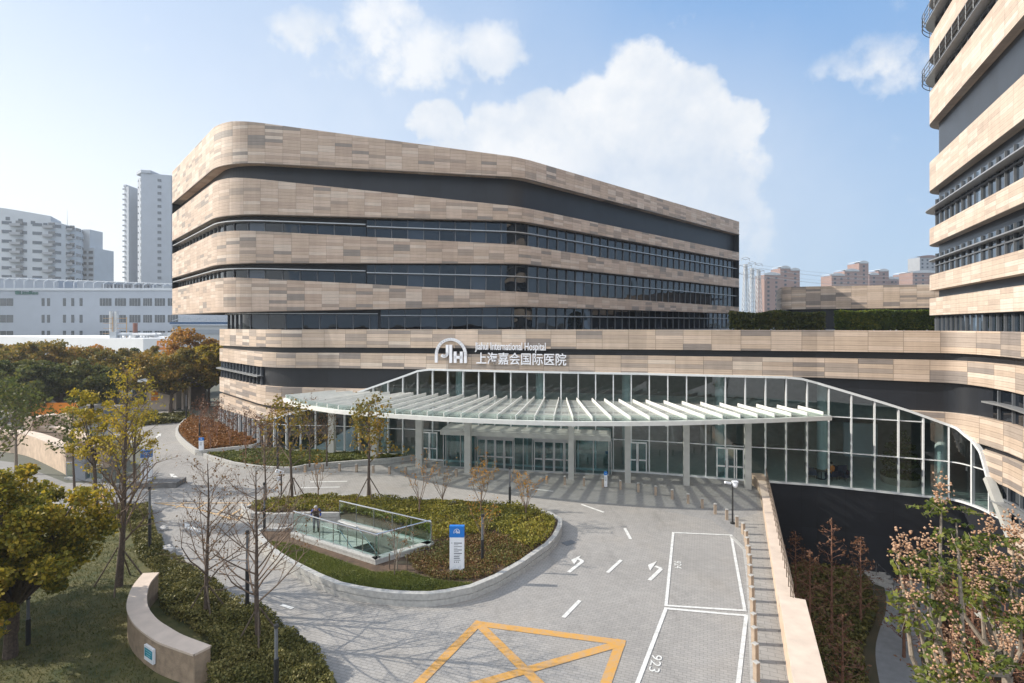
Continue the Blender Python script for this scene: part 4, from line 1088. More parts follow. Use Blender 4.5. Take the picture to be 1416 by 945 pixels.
for i in range(len(so_)-1):
    a, b, c, d = so_[i], so_[i+1], si_[i+1], si_[i]
    ea, eb = (a-d).normalized()*.03, (b-c).normalized()*.03
    p = [a+ea, b+eb, c-eb, d-ea]
    mb.face([tuple(v)+(.96,) for v in p]); 
    mb.face([tuple(p[0])+(.90,), tuple(p[1])+(.90,), tuple(p[1])+(.96,), tuple(p[0])+(.96,)]); mb.face([tuple(p[2])+(.90,), tuple(p[3])+(.90,), tuple(p[3])+(.96,), tuple(p[2])+(.96,)])
for v, u2 in ((so_[-1], si_[-1]), (si_[0], so_[0])): mb.face([tuple(v)+(.90,), tuple(u2)+(.90,), tuple(u2)+(.96,), tuple(v)+(.96,)])
o = mb.build('coping', 'sandstone_top', sgw)
for p in o.data.polygons:
    if abs(p.normal.z) > .5 and p.normal.z < 0: p.flip()
i = 19; pc = so_[i]; tg = (so_[i+1]-so_[i-1]).normalized(); ang = math.atan2(tg.y, tg.x); nn_ = Vector((tg.y, -tg.x))
plq = thing('wall_plaque', 'small white and teal plaque fixed to the curved sandstone wall', 'plaque', (pc.x, pc.y, .5))
c = pc+nn_*.05; mb = MB(); mb.box((c.x, c.y, .5), (.52, .07, .42), ang); mb.build('board', 'sign_white', plq)
c = pc+nn_*.087; mb = MB(); mb.box((c.x, c.y, .53), (.44, .008, .24), ang); pmat('teal', (.01, .22, .30), .5); mb.build('panel', 'teal', plq)
mb = MB(); pmat('pale_teal', (.25, .5, .55), .5)
for k in range(3): mb.box((c.x+nn_.x*.006, c.y+nn_.y*.006, .60-.07*k), (.34-.05*k, .004, .02), ang)
mb.build('lettering', 'pale_teal', plq)

# ------------------------------------------------------------------ parapet wall to the sunken garden
par = thing('parapet_wall', 'long sandstone parapet wall with railing above the sunken garden', 'wall', (9, 18, 0))
def wall_run(P, wd, z0, z1, nm, coping=.05):
    mb = MB(); Q = []
    for a, b in zip(P[:-1], P[1:]):
        a, b = Vector(a), Vector(b); d = (b-a).normalized(); n = Vector((-d.y, d.x))
        mb.prism([tuple(a), tuple(b), tuple(b+n*wd), tuple(a+n*wd)], z0, z1-coping)
    mb.build(nm, 'sandstone', par)
    mb = MB()
    for a, b in zip(P[:-1], P[1:]):
        a, b = Vector(a), Vector(b); d = (b-a).normalized(); n = Vector((-d.y, d.x))
        a = a-n*.02; b = b-n*.02
        mb.prism([tuple(a), tuple(b), tuple(b+n*(wd+.04)), tuple(a+n*(wd+.04))], z1-coping, z1)
    mb.build('coping', 'sandstone_top', par)
# the wall runs towards the camera, its body on the garden side
W = [Vector(p) for p in wall_in]
kn = 2; cut = W[2].lerp(W[3], .0)
wall_run([tuple(W[0]), tuple(W[1]), tuple(W[2])], .50, -5.2, .62, 'wall_body')
wall_run([tuple(W[2]), tuple(W[3]), tuple(W[4])], .74, -5.2, .95, 'wall_block')
rl = []; dW = (W[2]-W[0]); nW = Vector((-dW.y, dW.x)).normalized()*.40
ra, rb = W[0]+nW, W[2]+nW
mb = MB()
for z in (1.0, 1.18, 1.36): mb.tube(tuple(ra)+(z,), tuple(rb)+(z,), .022 if z > 1.3 else .012, None, 6)
rail = mb.build('handrail', 'bronze', par)
nP = 20
for k in range(nP+1):
    v = ra.lerp(rb, k/nP); mb = MB(); mb.box((v.x, v.y, .98), (.05, .03, .78), math.atan2(dW.y, dW.x)); mb.build('post', 'bronze', par)
mb = MB(); mb.prism([tuple(v) for v in (W[0]+Vector((.2, 1.7)), W[0]+Vector((1.0, 1.5)), W[0]+Vector((.5, -.2)), W[0])], -5.2, .6); mb.build('end_pier', 'sandstone', par)

# ------------------------------------------------------------------ bollards
proto = thing('bollard', 'short stone bollard in the arc of bollards before the entrance', 'bollard', (0, 0, 0), 'bollards in the arc before the entrance')
mb = MB(); mb.box((0, 0, .26), (.13, .13, .52)); mb.build('post', 'bollard_stone', proto)
mb = MB(); mb.box((0, 0, .53), (.14, .14, .03)); mb.build('cap', 'granite', proto)
arc = [(422, 653.5), (446, 652.5), (469.5, 652), (493, 653), (516, 654.5), (538.5, 656), (561, 656.5), (584, 657.5), (607, 658.5), (631, 659.5), (656, 661.5), (681, 663.5), (706, 665.5), (731, 667.5), (756, 669), (781, 670.5), (807.5, 672), (833.6, 674), (858, 677), (882.7, 680.5), (906.6, 685), (929.5, 690.4), (951.5, 696.5), (971, 703), (989, 711), (1005, 719), (1019, 729)]
side = [(1027.6, 739), (1031.5, 750), (1033, 760), (1035, 772), (1036.4, 785), (1037, 800), (1038.6, 815), (1039.6, 832), (1041, 850), (1042, 871), (1043, 891), (1044.5, 915), (1046, 942)]
first = True
for lst, lab, grp in ((arc, 'short stone bollard in the arc of bollards before the entrance', 'bollards in the arc before the entrance'), (side, 'short stone bollard in the straight row along the right sidewalk', 'bollards along the right sidewalk')):
    for x, y in lst:
        g = G(x, y); o = proto if first else dup(proto); first = False
        o.location = (g[0], g[1], 0); o.rotation_euler = (0, 0, .38 if lst is side else -.2); o['label'] = lab; o['group'] = grp

# ------------------------------------------------------------------ totem signs
def totem(name, label, px, w, h, d, rz, kind=0, z=0.0, head=.2, grp=None):
    g = G(px[0], px[1], z); t = thing(name, label, 'sign', (g[0], g[1], z), grp)
    M = Matrix.Rotation(rz, 3, 'Z')
    def P(x, y, zz): v = M @ Vector((x, y, 0)); return (g[0]+v.x, g[1]+v.y, z+zz)
    mb = MB(); mb.box(P(0, 0, .06+(h*(1-head)-.06)/2), (w, d, h*(1-head)-.06), rz); mb.build('panel', 'sign_white', t)
    mb = MB(); mb.box(P(0, 0, h*(1-head/2)), (w+.01, d+.01, h*head), rz); hd = mb.build('header', 'sign_blue', t)
    for sx in (-1, 1): mb = MB(); mb.box(P(sx*w*.4, 0, .03), (.08, d*.8, .06), rz); mb.build('foot', 'steel', t)
    q = P(0, -d/2-.004, 0)
    mb = MB(); emblem(mb, P(0, -d/2-.007, h*(1-head*.62)), rz, w*.42, .006); mb.build('emblem', 'letter_white', hd)
    mb = MB(); yy = h*.70
    if kind == 0:
        for k, (wd_, x0, th) in enumerate([(.55, .02, .030), (.30, .0, .014), (.55, .0, .014), (.25, 0, .012), (.55, .0, .024), (.32, 0, .014), (.56, 0, .024), (.44, 0, .012), (.38, 0, .026), (.40, 0, .022), (.46, 0, .014)]):
            mb.box(P((-.20+wd_*.5)*w, -d/2-.003, yy-.047*h*.62*k*1.05), (wd_*w, .006, th), rz)
        mb.box(P(-.34*w, -d/2-.003, yy), (.05*w, .006, .03), rz)
        for k in range(3): mb.box(P((-.16+.13*k)*w, -d/2-.003, h*.36), (.035, .006, .035), rz)
        ln = mb.build('lettering', 'sign_text', t)
        mb = MB()
        for k in range(6):                                           # pale reed drawing at the foot
            x0 = (-.36+.12*k)*w
            for sgn in (-1, 1):
                pts = [P(x0+sgn*.05*w*math.sin(j/6*3.1), -d/2-.004, .12*h+j/6*h*(.13+.03*(k % 3))) for j in range(7)]
                mb.poly(pts, .003, 4)
        if 'reed_line' not in MATS: pmat('reed_line', (.42, .50, .56), .6)
        mb.build('reed_drawing', 'reed_line', t)
    else:
        for k in range(4): mb.box(P(-.05*w, -d/2-.003, h*(.68-.07*k)), (.5*w, .006, .02), rz)
        mb.build('lettering', 'sign_text', t)
    return t
totem('totem_sign', 'tall white totem with blue header and text on the island', (632, 804), .56, 2.16, .16, -.02, 0, 0.0+.0)
bpy.data.objects['totem_sign'].location.z += 0
totem('totem_sign', 'slim white totem with blue header in front of the entrance doors', (837.5, 674.5), .17, .96, .12, .1, 1)
totem('totem_sign', 'white totem with blue header standing in the rusty orange planter', (278.5, 624), .33, 1.0, .12, .1, 1, .34)
tl = totem('totem_sign', 'large white and blue totem half hidden by the yellow tree', (203, 666), .58, 1.95, .4, .45, 1, .22, .22)
mb = MB(); g = G(206, 674); mb.box((g[0], g[1]+.3, .16), (3.4, 1.2, .32), .1); o = mb.build('stone_plinth', 'granite_dark'); tag(o, 'low dark stone plinth under the large blue totem', 'plinth')

# ------------------------------------------------------------------ posts and cameras
def lamp(px, h, label, z=0.0):
    g = G(px[0], px[1], z); t = thing('lamp_post', label, 'lamp post', (g[0], g[1], z))
    mb = MB(); mb.tube((g[0], g[1], z), (g[0], g[1], z+h*.55), .065, .065, 12); mb.build('lower_post', 'black_metal', t)
    mb = MB(); mb.tube((g[0], g[1], z+h*.55), (g[0], g[1], z+h*.96), .045, .045, 10); mb.build('upper_post', 'grey_frame', t)
    mb = MB(); mb.tube((g[0], g[1], z+h*.96), (g[0], g[1], z+h), .07, .06, 12); mb.build('cap', 'black_metal', t)
lamp((667, 789), 2.27, 'black lamp post beside the tall island totem', .0)
lamp((705, 706), 2.3, 'black lamp post on the far right rim of the island')
lamp((342, 851), 2.9, 'black lamp post between the two bare staked trees')
lamp((382, 968), 2.0, 'thick dark lamp post in the shrubs at the bottom edge')
lamp((207, 770), 3.0, 'black lamp post at the shrubs left of the drive')
lamp((365.5, 745), 2.6, 'black lamp post at the stair walkway of the island')
lamp((257.5, 585), 2.9, 'distant black lamp post at the head of the drive')
lamp((384, 648), 3.6, 'black lamp post behind the lawn planter kerb', .3)
lamp((39, 893), 1.5, 'short dark lamp post under the foreground tree')
lamp((276, 606), 2.4, 'thin lamp post behind the orange planter totem', .34)
def cctv(px, h, label, two=True):
    g = G(*px); t = thing('security_camera', label, 'camera', (g[0], g[1], 0))
    mb = MB(); mb.tube((g[0], g[1], 0), (g[0], g[1], h), .045, .035, 10); mb.tube((g[0], g[1], 0), (g[0], g[1], .08), .11, .11, 12); mb.build('pole', 'black_metal', t)
    if two:
        mb = MB(); mb.tube((g[0], g[1], h-.05), (g[0]-.26, g[1]-.05, h+.02), .02); mb.build('arm', 'black_metal', t)
        mb = MB(); mb.tube((g[0]-.42, g[1]-.1, h+.10), (g[0]-.10, g[1]-.02, h+.02), .06, .06, 10); mb.build('bullet_camera', 'sign_white', t)
        mb = MB(); mb.sphere((g[0]+.1, g[1]-.05, h-.04), .13, sc=(1, 1, 1.2)); mb.box((g[0]+.1, g[1]-.05, h+.1), (.26, .2, .08)); mb.build('dome_camera', 'sign_white', t, smooth=False)
    else:
        mb = MB(); mb.beam((g[0]-.25, g[1]-.15, h+.16), (g[0]+.1, g[1]+.03, h), .16, .16); mb.build('bullet_camera', 'sign_white', t)
        mb = MB(); mb.box((g[0]-.14, g[1], h-.32), (.2, .12, .24)); mb.build('junction_box', 'sign_white', t)
cctv((1013, 724.5), 2.0, 'black pole with two white security cameras beside the bollards')
cctv((389, 692), 1.55, 'small pole with one white security camera near the island', False)

# ------------------------------------------------------------------ left ramp walls, kiosk, railing
ramp = thing('ramp_wall', 'low curved sandstone planter wall beside the ramp on the left', 'wall', (-30, 38, 0))
def strip_wall(px, z1, wd, nm='wall_body'):
    P = [Vector(G(x, y, z1)[:2]) for x, y in px]; P = densify(P, 3)
    mb = MB(); mt = MB()
    for a, b in zip(P[:-1], P[1:]):
        d = (b-a).normalized(); n = Vector((-d.y, d.x))*wd
        q = [tuple(a), tuple(b), tuple(b+n), tuple(a+n)]
        mb.prism(q, -.2, z1-.06); mt.prism(q, z1-.06, z1)
    w_ = mb.build(nm, 'sandstone', ramp); mt.build('coping', 'sandstone_top', w_)
strip_wall([(-40, 594), (0, 596), (36, 601), (66, 612), (91, 623)], 1.6, .8)
strip_wall([(91, 624), (115, 621), (139, 616)], 1.6, .5)
strip_wall([(139, 616), (112, 602), (85, 592), (45, 590)], 1.6, -.5)
strip_wall([(45, 578), (80, 573), (102, 574)], 2.4, .9)
fill_poly(PX([(-20, 610), (60, 612), (92, 640), (135, 632), (110, 610), (50, 598)], .9), (), 1.2).build('soil_bed', 'soil', ramp)
struct(fill_poly([(-70, 26), (-30, 26)]+PX([(92, 668), (20, 640), (-60, 630)])+[(-70, 40)], (), .006).build('ramp_road', 'asphalt'))
kio = thing('kiosk', 'grey metal cabinet behind the ramp glass railing', 'cabinet', G(114, 664))
g = G(114, 664); mb = MB(); mb.box((g[0], g[1], .8), (.65, .5, 1.6), .1); mb.build('body', 'far_grey', kio); mb = MB(); mb.box((g[0], g[1], 1.63), (.72, .56, .06), .1); mb.build('top', 'alu', kio)
grl = thing('glass_railing', 'short glass railing with steel handrail beside the ramp', 'railing', G(115, 664))
p, q = Vector(G(92, 662)[:2]), Vector(G(142, 666)[:2]); balustrade(grl, p, q, .1, .95, 4)
mb = MB(); mb.beam(tuple(p)+(.05,), tuple(q)+(.05,), .3, .12); mb.build('base', 'granite', grl)

# ------------------------------------------------------------------ rocks and bags along the bed edge
for k, (x, y, r, lab, m) in enumerate([(227, 733, .17, 'pale rock highest up along the shrub bed edge', 'rock'), (230, 766, .30, 'largest pale rock on the shrub bed edge', 'rock'), (244, 790, .17, 'small pale rock below the largest pale rock', 'rock'), (265, 805, .22, 'dark blue grey rock on the shrub bed edge', 'rock_dark'), (276, 812, .14, 'small pale rock beside the dark rock', 'rock')]):
    g = G(x, y); mb = MB(); mb.sphere((g[0], g[1], r*.4), r, 11, 8, (1.3, .9, .75)); r_ = random.Random(k)
    mb.v = [(v[0]+r_.uniform(-1, 1)*r*.17, v[1]+r_.uniform(-1, 1)*r*.17, v[2]+r_.uniform(-1, 1)*r*.15) for v in mb.v]
    tag(mb.build('rock', m), lab, 'rock')

# ------------------------------------------------------------------ sunken garden: path, steps, banks
gp = lambda lst: [G(x, y, gz+.02)[:2] for x, y in lst]
gpath = gp([(1170, 745), (1200, 775), (1222, 805), (1228, 840), (1216, 870), (1209, 900), (1216, 945), (1225, 985), (1300, 985), (1283, 945), (1270, 905), (1282, 880), (1296, 850), (1290, 815), (1260, 790), (1225, 765), (1200, 745)])
struct(fill_poly(smooth_ring(gpath, 2), (), gz+.015).build('garden_path', 'garden_path'))
terr = thing('garden_steps', 'shallow stone steps with thin handrails down in the sunken garden', 'steps', G(1205, 800, gz))
for k in range(5):
    mb = MB(); a = G(1150+9*k, 772+6.5*k, gz); b = G(1222+4*k, 792+6*k, gz); mb.beam((a[0], a[1], gz+.28-.05*k), (b[0], b[1], gz+.28-.05*k), .5, .10+.0*k); mb.build('step', 'granite', terr)
for x0, y0, x1, y1 in ((1165, 785, 1208, 832), (1190, 780, 1236, 824)):
    a, b = G(x0, y0, gz), G(x1, y1, gz); mb = MB(); mb.tube((a[0], a[1], gz+.95), (b[0], b[1], gz+.95), .02)
    for s in (0, .5, 1): v = Vector(a).lerp(Vector(b), s); mb.tube((v.x, v.y, gz), (v.x, v.y, gz+.95), .02)
    mb.build('handrail', 'steel', terr)
gbed = [G(x, y, gz)[:2] for x, y in [(1060, 800), (1130, 775), (1170, 770), (1205, 810), (1215, 845), (1200, 880), (1192, 905), (1200, 950), (1210, 990), (1100, 990)]]
cover('garden_shrubs', gbed, 16000, 'shrub_leaf', gz, .5, .13, 'dark shrubs beside the curving path in the sunken garden', 'shrubs')
gbed2 = [G(x, y, gz)[:2] for x, y in [(1300, 800), (1312, 850), (1290, 890), (1288, 920), (1310, 990), (1480, 990), (1480, 820), (1380, 790)]]
cover('garden_ground_cover', gbed2, 15000, 'leaf_red', gz, .5, .12, 'reddish ground cover right of the curving garden path', 'ground cover')
pgl = thing('timber_walk', 'slatted timber boardwalk with pale rail at the right edge', 'boardwalk', (15, 16, gz))
a, b = Vector(G(1330, 838, gz)[:2]), Vector(G(1440, 935, gz)[:2]); d = (b-a).normalized(); n = Vector((-d.y, d.x))
mb = MB()
for k in range(60): v = a+d*(k*.2); mb.beam(tuple(v)+(gz+.2,), tuple(v-n*1.3)+(gz+.2,), .13, .05)
mb.build('slats', 'stake', pgl)
mb = MB(); mb.beam(tuple(a)+(gz+.35,), tuple(a+d*12)+(gz+.35,), .14, .3); mb.build('edge_rail', 'column_grey', pgl)

# hedges on the roof
def hedge(name, label, x0, x1, y0, y1, z0, h, n, mat):
    A = np.column_stack([rng.uniform(x0, x1, n), rng.uniform(y0, y1, n)])
    top = h*(.85+.25*wave(A, 1.1)); z = z0+top*rng.random(n)**.6
    V, Q = leaf_quads(np.column_stack([A, z]), .22, .1); mb = MB(); mb.add_arrays(V, Q); return tag(mb.build(name, mat), label, 'hedge')
hedge('roof_hedge', 'dark trimmed hedge at the left end of the roof, by the main block', 24.0, 34.0, 58.0, 59.2, 9.15, 2.0, 9000, 'leaf_dark')
hedge('roof_hedge', 'long ivy hedge touched with yellow before the rooftop pavilion', 36.5, 49.2, 59.4, 60.6, 9.15, 2.3, 24000, 'ivy')
o = bpy.data.objects['roof_hedge']

for x, y, lab in ((787, 751, 'square drain cover at the right tip of the island wall'),):
    g = G(x, y); mb = MB()
    if 'square' in lab: mb.box((g[0], g[1], .008), (.6, .4, .012), .6)
    else: mb.tube((g[0], g[1], .002), (g[0], g[1], .0165), .33, .33, 28)
    tag(mb.build('drain_cover', 'grey_frame'), lab, 'drain cover')
# ================================================================== trees
def branch_rec(mb, p, d, ln, r, lvl, R, tips, up=.15, wob=.18, kids=3, ang=(35, 60), shrink=.6, n=5, segs=4, seg_tip=.25):
    p = Vector(p); d = Vector(d).normalized(); st_ = ln/segs; pts = [p]
    for k in range(segs):
        d = (d+Vector((R.gauss(0, wob), R.gauss(0, wob), R.gauss(0, wob)+up))).normalized()
        q = p+d*st_; r2 = r*(1-.55/segs)
        mb.tube(p, q, r, r2, n if r > .02 else 4, False); p = q; r = r2
        pts.append(p)
        if lvl > 0 and k >= 1:
            for _ in range(1 if k < segs-1 else kids-1):
                a = math.radians(R.uniform(*ang)); t = d.orthogonal().normalized(); t.rotate(Matrix.Rotation(R.uniform(0, 6.283), 3, d))
                nd = d*math.cos(a)+t*math.sin(a)
                branch_rec(mb, p, nd, ln*shrink*R.uniform(.75, 1.15), r*.62, lvl-1, R, tips, up, wob, kids, ang, shrink, n, max(2, segs-1))
        if lvl <= 1: tips.append((p.x, p.y, p.z, lvl))
    tips.append((p.x, p.y, p.z, lvl))

def stakes(t, x, y, z0, h, n, spread, R, mat='stake'):
    for k in range(n):
        a = R.uniform(0, .8)+2*math.pi*k/n; mb = MB()
        mb.tube((x+math.cos(a)*spread, y+math.sin(a)*spread, z0), (x+math.cos(a)*.06, y+math.sin(a)*.06, z0+h), .03, .025, 6); mb.build('stake', mat, t)

def leader_tree(label, px, H, r, clear, spread, seed, leafm, nleaf, lsize, z0=0.0, barkm='bark', stk=True, stk_h=1.15, nbr=16, rise=.75, group=None, cat='tree', name='street_tree', lower_frac=1.0, leaf_low=1.0):
    """straight leader with rising side branches (young avenue tree)"""
    R = random.Random(seed); g = G(px[0], px[1], z0) if len(px) == 2 else px
    t = thing(name, label, cat, g, group)
    mb = MB(); tips = []; p = Vector(g); n = 9; st_ = H/n; pts = [(p.copy(), r)]
    d = Vector((R.gauss(0, .02), R.gauss(0, .02), 1))
    for k in range(n):
        d = (d+Vector((R.gauss(0, .02), R.gauss(0, .02), .3))).normalized(); q = p+d*st_; r0 = r*(1-.85*k/n); r1 = r*(1-.85*(k+1)/n)
        mb.tube(p, q, r0, r1, 8, False); p = q; pts.append((p.copy(), r1))
    mb.build('trunk', barkm, t, smooth=True)
    mb = MB()
    for k in range(nbr):
        f = clear+(1-clear)*(k+.3)/nbr; s = f*n; i = min(n-1, int(s)); q = pts[i][0].lerp(pts[i+1][0], s-i); rr = pts[i][1]
        a = k*2.4+R.uniform(-.4, .4); L_ = spread*(1-.72*(f-clear)/(1-clear))*R.uniform(.75, 1.15)
        dv = Vector((math.cos(a), math.sin(a), rise*R.uniform(.7, 1.3)))
        branch_rec(mb, q, dv, L_, max(.008, rr*.42), 2 if L_ > .7 else 1, R, tips, up=.06, wob=.10, kids=3, ang=(28, 52), shrink=.42, segs=5)
    mb.build('branches', 'twig', t)
    if nleaf:
        T = np.array([q[:3] for q in tips]); idx = rng.integers(0, len(T), nleaf)
        if leaf_low < 1.0:
            zr = (T[:, 2]-g[2])/H; w_ = np.where(zr > .62, 1.0, leaf_low); idx = rng.choice(len(T), nleaf, p=w_/w_.sum())
        C = T[idx]+rng.normal(size=(nleaf, 3))*lsize*1.4
        V, Q = leaf_quads(C, lsize, .1, elong=1.5); mb = MB(); mb.add_arrays(V, Q); mb.build('foliage', leafm, t)
    if stk: stakes(t, g[0], g[1], g[2], stk_h, 4, stk_h*.62, R)
    return t

def crown_tree(name, label, loc, H, R0, seed, leafm, nleaf, lsize, trunk_h=.32, flatn=.7, nclump=40, clump=.30, barkm='bark', group=None, trunk_r=.16, cat='tree', lean=(0, 0), zc=None):
    """spreading tree: forked trunk, limbs to leaf clumps spread unevenly through the crown volume"""
    R = random.Random(seed); t = thing(name, label, cat, loc, group); g = Vector(loc)
    th = H*trunk_h; cz = (H+th*.9)/2 if zc is None else zc; rz = (H-cz)
    cl = []
    for k in range(nclump):
        for _ in range(30):
            v = Vector((R.gauss(0, 1), R.gauss(0, 1), R.gauss(0, 1))).normalized()*(R.random()**.42)
            if v.z > -.75: break
        irr = 1+.22*math.sin(3*math.atan2(v.y, v.x)+seed)+R.uniform(-.12, .12)
        cl.append(Vector((v.x*R0*irr+lean[0], v.y*R0*irr+lean[1], cz+v.z*rz*flatn/ .7*(.92+.16*R.random()))))
    mb = MB(); fork = Vector((R.uniform(-.1, .1), R.uniform(-.1, .1), th))
    mb.tube(g+Vector((0, 0, -.05)), g+fork*.5+Vector((R.uniform(-.08, .08), 0, 0)), trunk_r*1.15, trunk_r*.9, 9, False); mb.tube(g+fork*.5, g+fork, trunk_r*.9, trunk_r*.75, 9, False)
    for c in cl[:max(10, nclump//2)]:
        m = fork.lerp(c, .5)+Vector((R.uniform(-.2, .2), R.uniform(-.2, .2), R.uniform(.0, .4)))*R0*.2
        mb.tube(g+fork, g+m, trunk_r*.42, trunk_r*.25, 6, False); mb.tube(g+m, g+c, trunk_r*.25, trunk_r*.07, 5, False)
    mb.build('trunk', barkm, t)
    K = np.array([tuple(g+c) for c in cl]); idx = rng.integers(0, nclump, nleaf)
    rad = R0*clump*(.6+.8*rng.random(nclump))[idx][:, None]
    dv = rng.normal(size=(nleaf, 3)); dv /= np.linalg.norm(dv, axis=1, keepdims=True); dv *= (rng.random(nleaf)**.45)[:, None]*rad; dv[:, 2] *= .72
    V, Q = leaf_quads(K[idx]+dv, lsize, .25, elong=1.35); mb = MB(); mb.add_arrays(V, Q); mb.build('crown', leafm, t)
    return t

def shrub_tree(label, px, H, seed, nleaf, leafm, z0=.4, spread=.9, lsize=.05, stems=5, name='bare_shrub', barkm='twig', stk=0, cat='shrub', lv=3):
    R = random.Random(seed); g = G(px[0], px[1], z0) if len(px) == 2 else px; t = thing(name, label, cat, g); mb = MB(); tips = []
    h0 = H*.28
    mb.tube(g, (g[0], g[1], g[2]+h0), .04, .03, 7, False)
    for k in range(stems):
        a = 2*math.pi*k/stems+R.uniform(-.4, .4); dv = Vector((math.cos(a)*spread*.5, math.sin(a)*spread*.5, 1))
        branch_rec(mb, (g[0], g[1], g[2]+h0*R.uniform(.6, 1)), dv, H*.55*R.uniform(.8, 1.1), .018, lv-1, R, tips, up=.10, wob=.12, kids=2, ang=(20, 42), shrink=.55, segs=4)
    mb.build('stems', barkm, t)
    if nleaf:
        T = np.array([q[:3] for q in tips]); C = T[rng.integers(0, len(T), nleaf)]+rng.normal(size=(nleaf, 3))*lsize
        V, Q = leaf_quads(C, lsize, .1); mb = MB(); mb.add_arrays(V, Q); mb.build('foliage', leafm, t)
    if stk:
        for k in range(stk):
            a = 2*math.pi*k/stk+.5; mb = MB(); x, y = g[0]+math.cos(a)*.4, g[1]+math.sin(a)*.4; mb.tube((x, y, g[2]-.05), (x, y, g[2]+.62), .025, None, 6); mb.build('stake', 'stake', t)
    return t

# --- staked trees of the foreground bed
leader_tree('bare staked tree left of the other bare tree in the shrub bed', (285, 857), 5.25, .085, .22, 2.1, 3, 'leaf_dry', 420, .045, nbr=28, rise=.62)
leader_tree('bare staked tree nearest the camera in the shrub bed', (357, 893), 5.5, .09, .24, 2.3, 5, 'leaf_dry', 520, .045, nbr=32, rise=.72)
leader_tree('tall staked tree with a yellow top left of the drive', (165, 812), 7.9, .12, .20, 2.0, 8, 'leaf_yellow', 1300, .07, nbr=44, rise=1.25, leaf_low=.22, stk_h=1.5)
crown_tree('yellow_tree', 'slender bright yellow tree behind the tall staked tree', (G(134, 722)[0], G(134, 722)[1], 0), 6.6, 1.25, 61, 'leaf_yellow', 4200, .085, trunk_h=.42, flatn=.85, nclump=40, clump=.24, trunk_r=.10)
crown_tree('yellow_tree', 'thin yellow tree with an open crown beside the large totem', (G(186, 676)[0], G(186, 676)[1], 0), 5.4, 1.3, 63, 'leaf_yellow', 2800, .085, trunk_h=.38, flatn=.85, nclump=34, clump=.24, trunk_r=.08)
leader_tree('young green and yellow tree with bare stems beside the ramp wall', (103, 676), 5.2, .07, .3, 1.3, 19, 'leaf_dark', 700, .12, nbr=14, rise=.9, stk=False)
# --- big foreground tree and darker trees at the left edge
crown_tree('camphor_tree', 'large dark green and orange tree in the left foreground', (-15.0, 16.0, 0), 5.7, 2.55, 71, 'leaf_foreground', 44000, .085, trunk_h=.26, nclump=120, clump=.185, trunk_r=.17)
crown_tree('camphor_tree', 'dark leafy tree cut by the left edge behind the foreground tree', (-20.0, 18.2, 0), 4.4, 2.0, 72, 'leaf_foreground', 24000, .095, trunk_h=.28, nclump=70, clump=.26)
crown_tree('camphor_tree', 'lower orange tinged tree at the bottom left corner', (-14.2, 13.0, 0), 4.4, 1.7, 79, 'leaf_foreground', 17000, .08, trunk_h=.3, nclump=60, clump=.22)
leader_tree('green tree with bare grey limbs above the ramp wall', (22, 655), 5.6, .1, .3, 2.4, 23, 'leaf_dark', 1300, .14, nbr=16, rise=.8, stk=False, barkm='bark_pale')
leader_tree('dark green tree at the left edge beside the ramp', (-12, 690), 6.2, .1, .3, 2.4, 24, 'leaf_dark', 1100, .14, nbr=18, rise=.8, stk=False)
# --- trees on the island and in front of the canopy
leader_tree('leafy staked tree on the island rim before the canopy columns', (510, 694), 5.3, .10, .38, 1.8, 31, 'leaf_autumn', 1000, .115, z0=.3, nbr=14, rise=1.0, stk_h=1.3)
leader_tree('sparse staked tree on the island rim at its left end', (404, 694), 5.2, .09, .36, 1.9, 33, 'leaf_autumn', 700, .11, z0=.3, nbr=14, rise=1.0, stk_h=1.3)
shrub_tree('small staked tree right beside the stair enclosure', (549, 791), 2.0, 41, 120, 'leaf_dry', z0=.36, stk=3, barkm='bark_pale', cat='small tree', name='young_tree', spread=.8)
for k, (x, y, h, nl, lab) in enumerate([(580, 712, 2.7, 200, 'bare shrub just right of the leafy island tree'), (665, 712, 2.7, 520, 'twiggy shrub with orange leaves in front of the doors'), (727, 716, 2.1, 420, 'twiggy shrub with rust leaves at the right island tip'), (668, 760, 2.1, 160, 'thin bare shrub close behind the tall totem'), (440, 690, 2.2, 90, 'bare shrub behind the stooping person'), (612, 700, 2.0, 80, 'low bare shrub on the far island rim')]):
    shrub_tree(lab, (x, y), h, 50+k, nl, 'leaf_orange', stems=6)
for k, (x, y, h, nl, lab) in enumerate([(240+0, 0, 0, 0, '')][:0]): pass
for k, (x, y, h, lab) in enumerate([(282, 604, 3.1, 'reddish bare tree at the back of the orange planter'), (300, 610, 3.2, 'reddish bare tree in the middle of the orange planter'), (291, 622, 2.9, 'reddish bare tree nearest the totem of the orange planter'), (318, 618, 2.6, 'reddish bare tree close to the corner glazing'), (340, 636, 3.6, 'brown bare tree at the left of the lawn planter'), (366, 642, 3.9, 'thin bare tree in the lawn planter before the corner window')]):
    shrub_tree(lab, (x, y), h, 80+k, 420, 'leaf_red', z0=.34, stems=6, barkm='twig_red', name='bare_tree', cat='tree', lsize=.07, spread=.7)
leader_tree('slim bare sapling by the kerb in front of the second canopy column', (452, 645), 4.0, .06, .3, 1.3, 44, 'leaf_dry', 260, .07, z0=.3, nbr=18, rise=1.3, stk=False)
leader_tree('slim bare sapling by the kerb at the left tip of the canopy', (428, 646), 4.6, .06, .3, 1.4, 45, 'leaf_dry', 320, .07, z0=.3, nbr=20, rise=1.3, stk=False)
leader_tree('thin dry tree at the left rim of the island', (368, 700), 4.4, .06, .3, 1.5, 46, 'leaf_dry', 200, .07, z0=.3, nbr=20, rise=1.1, stk=False)
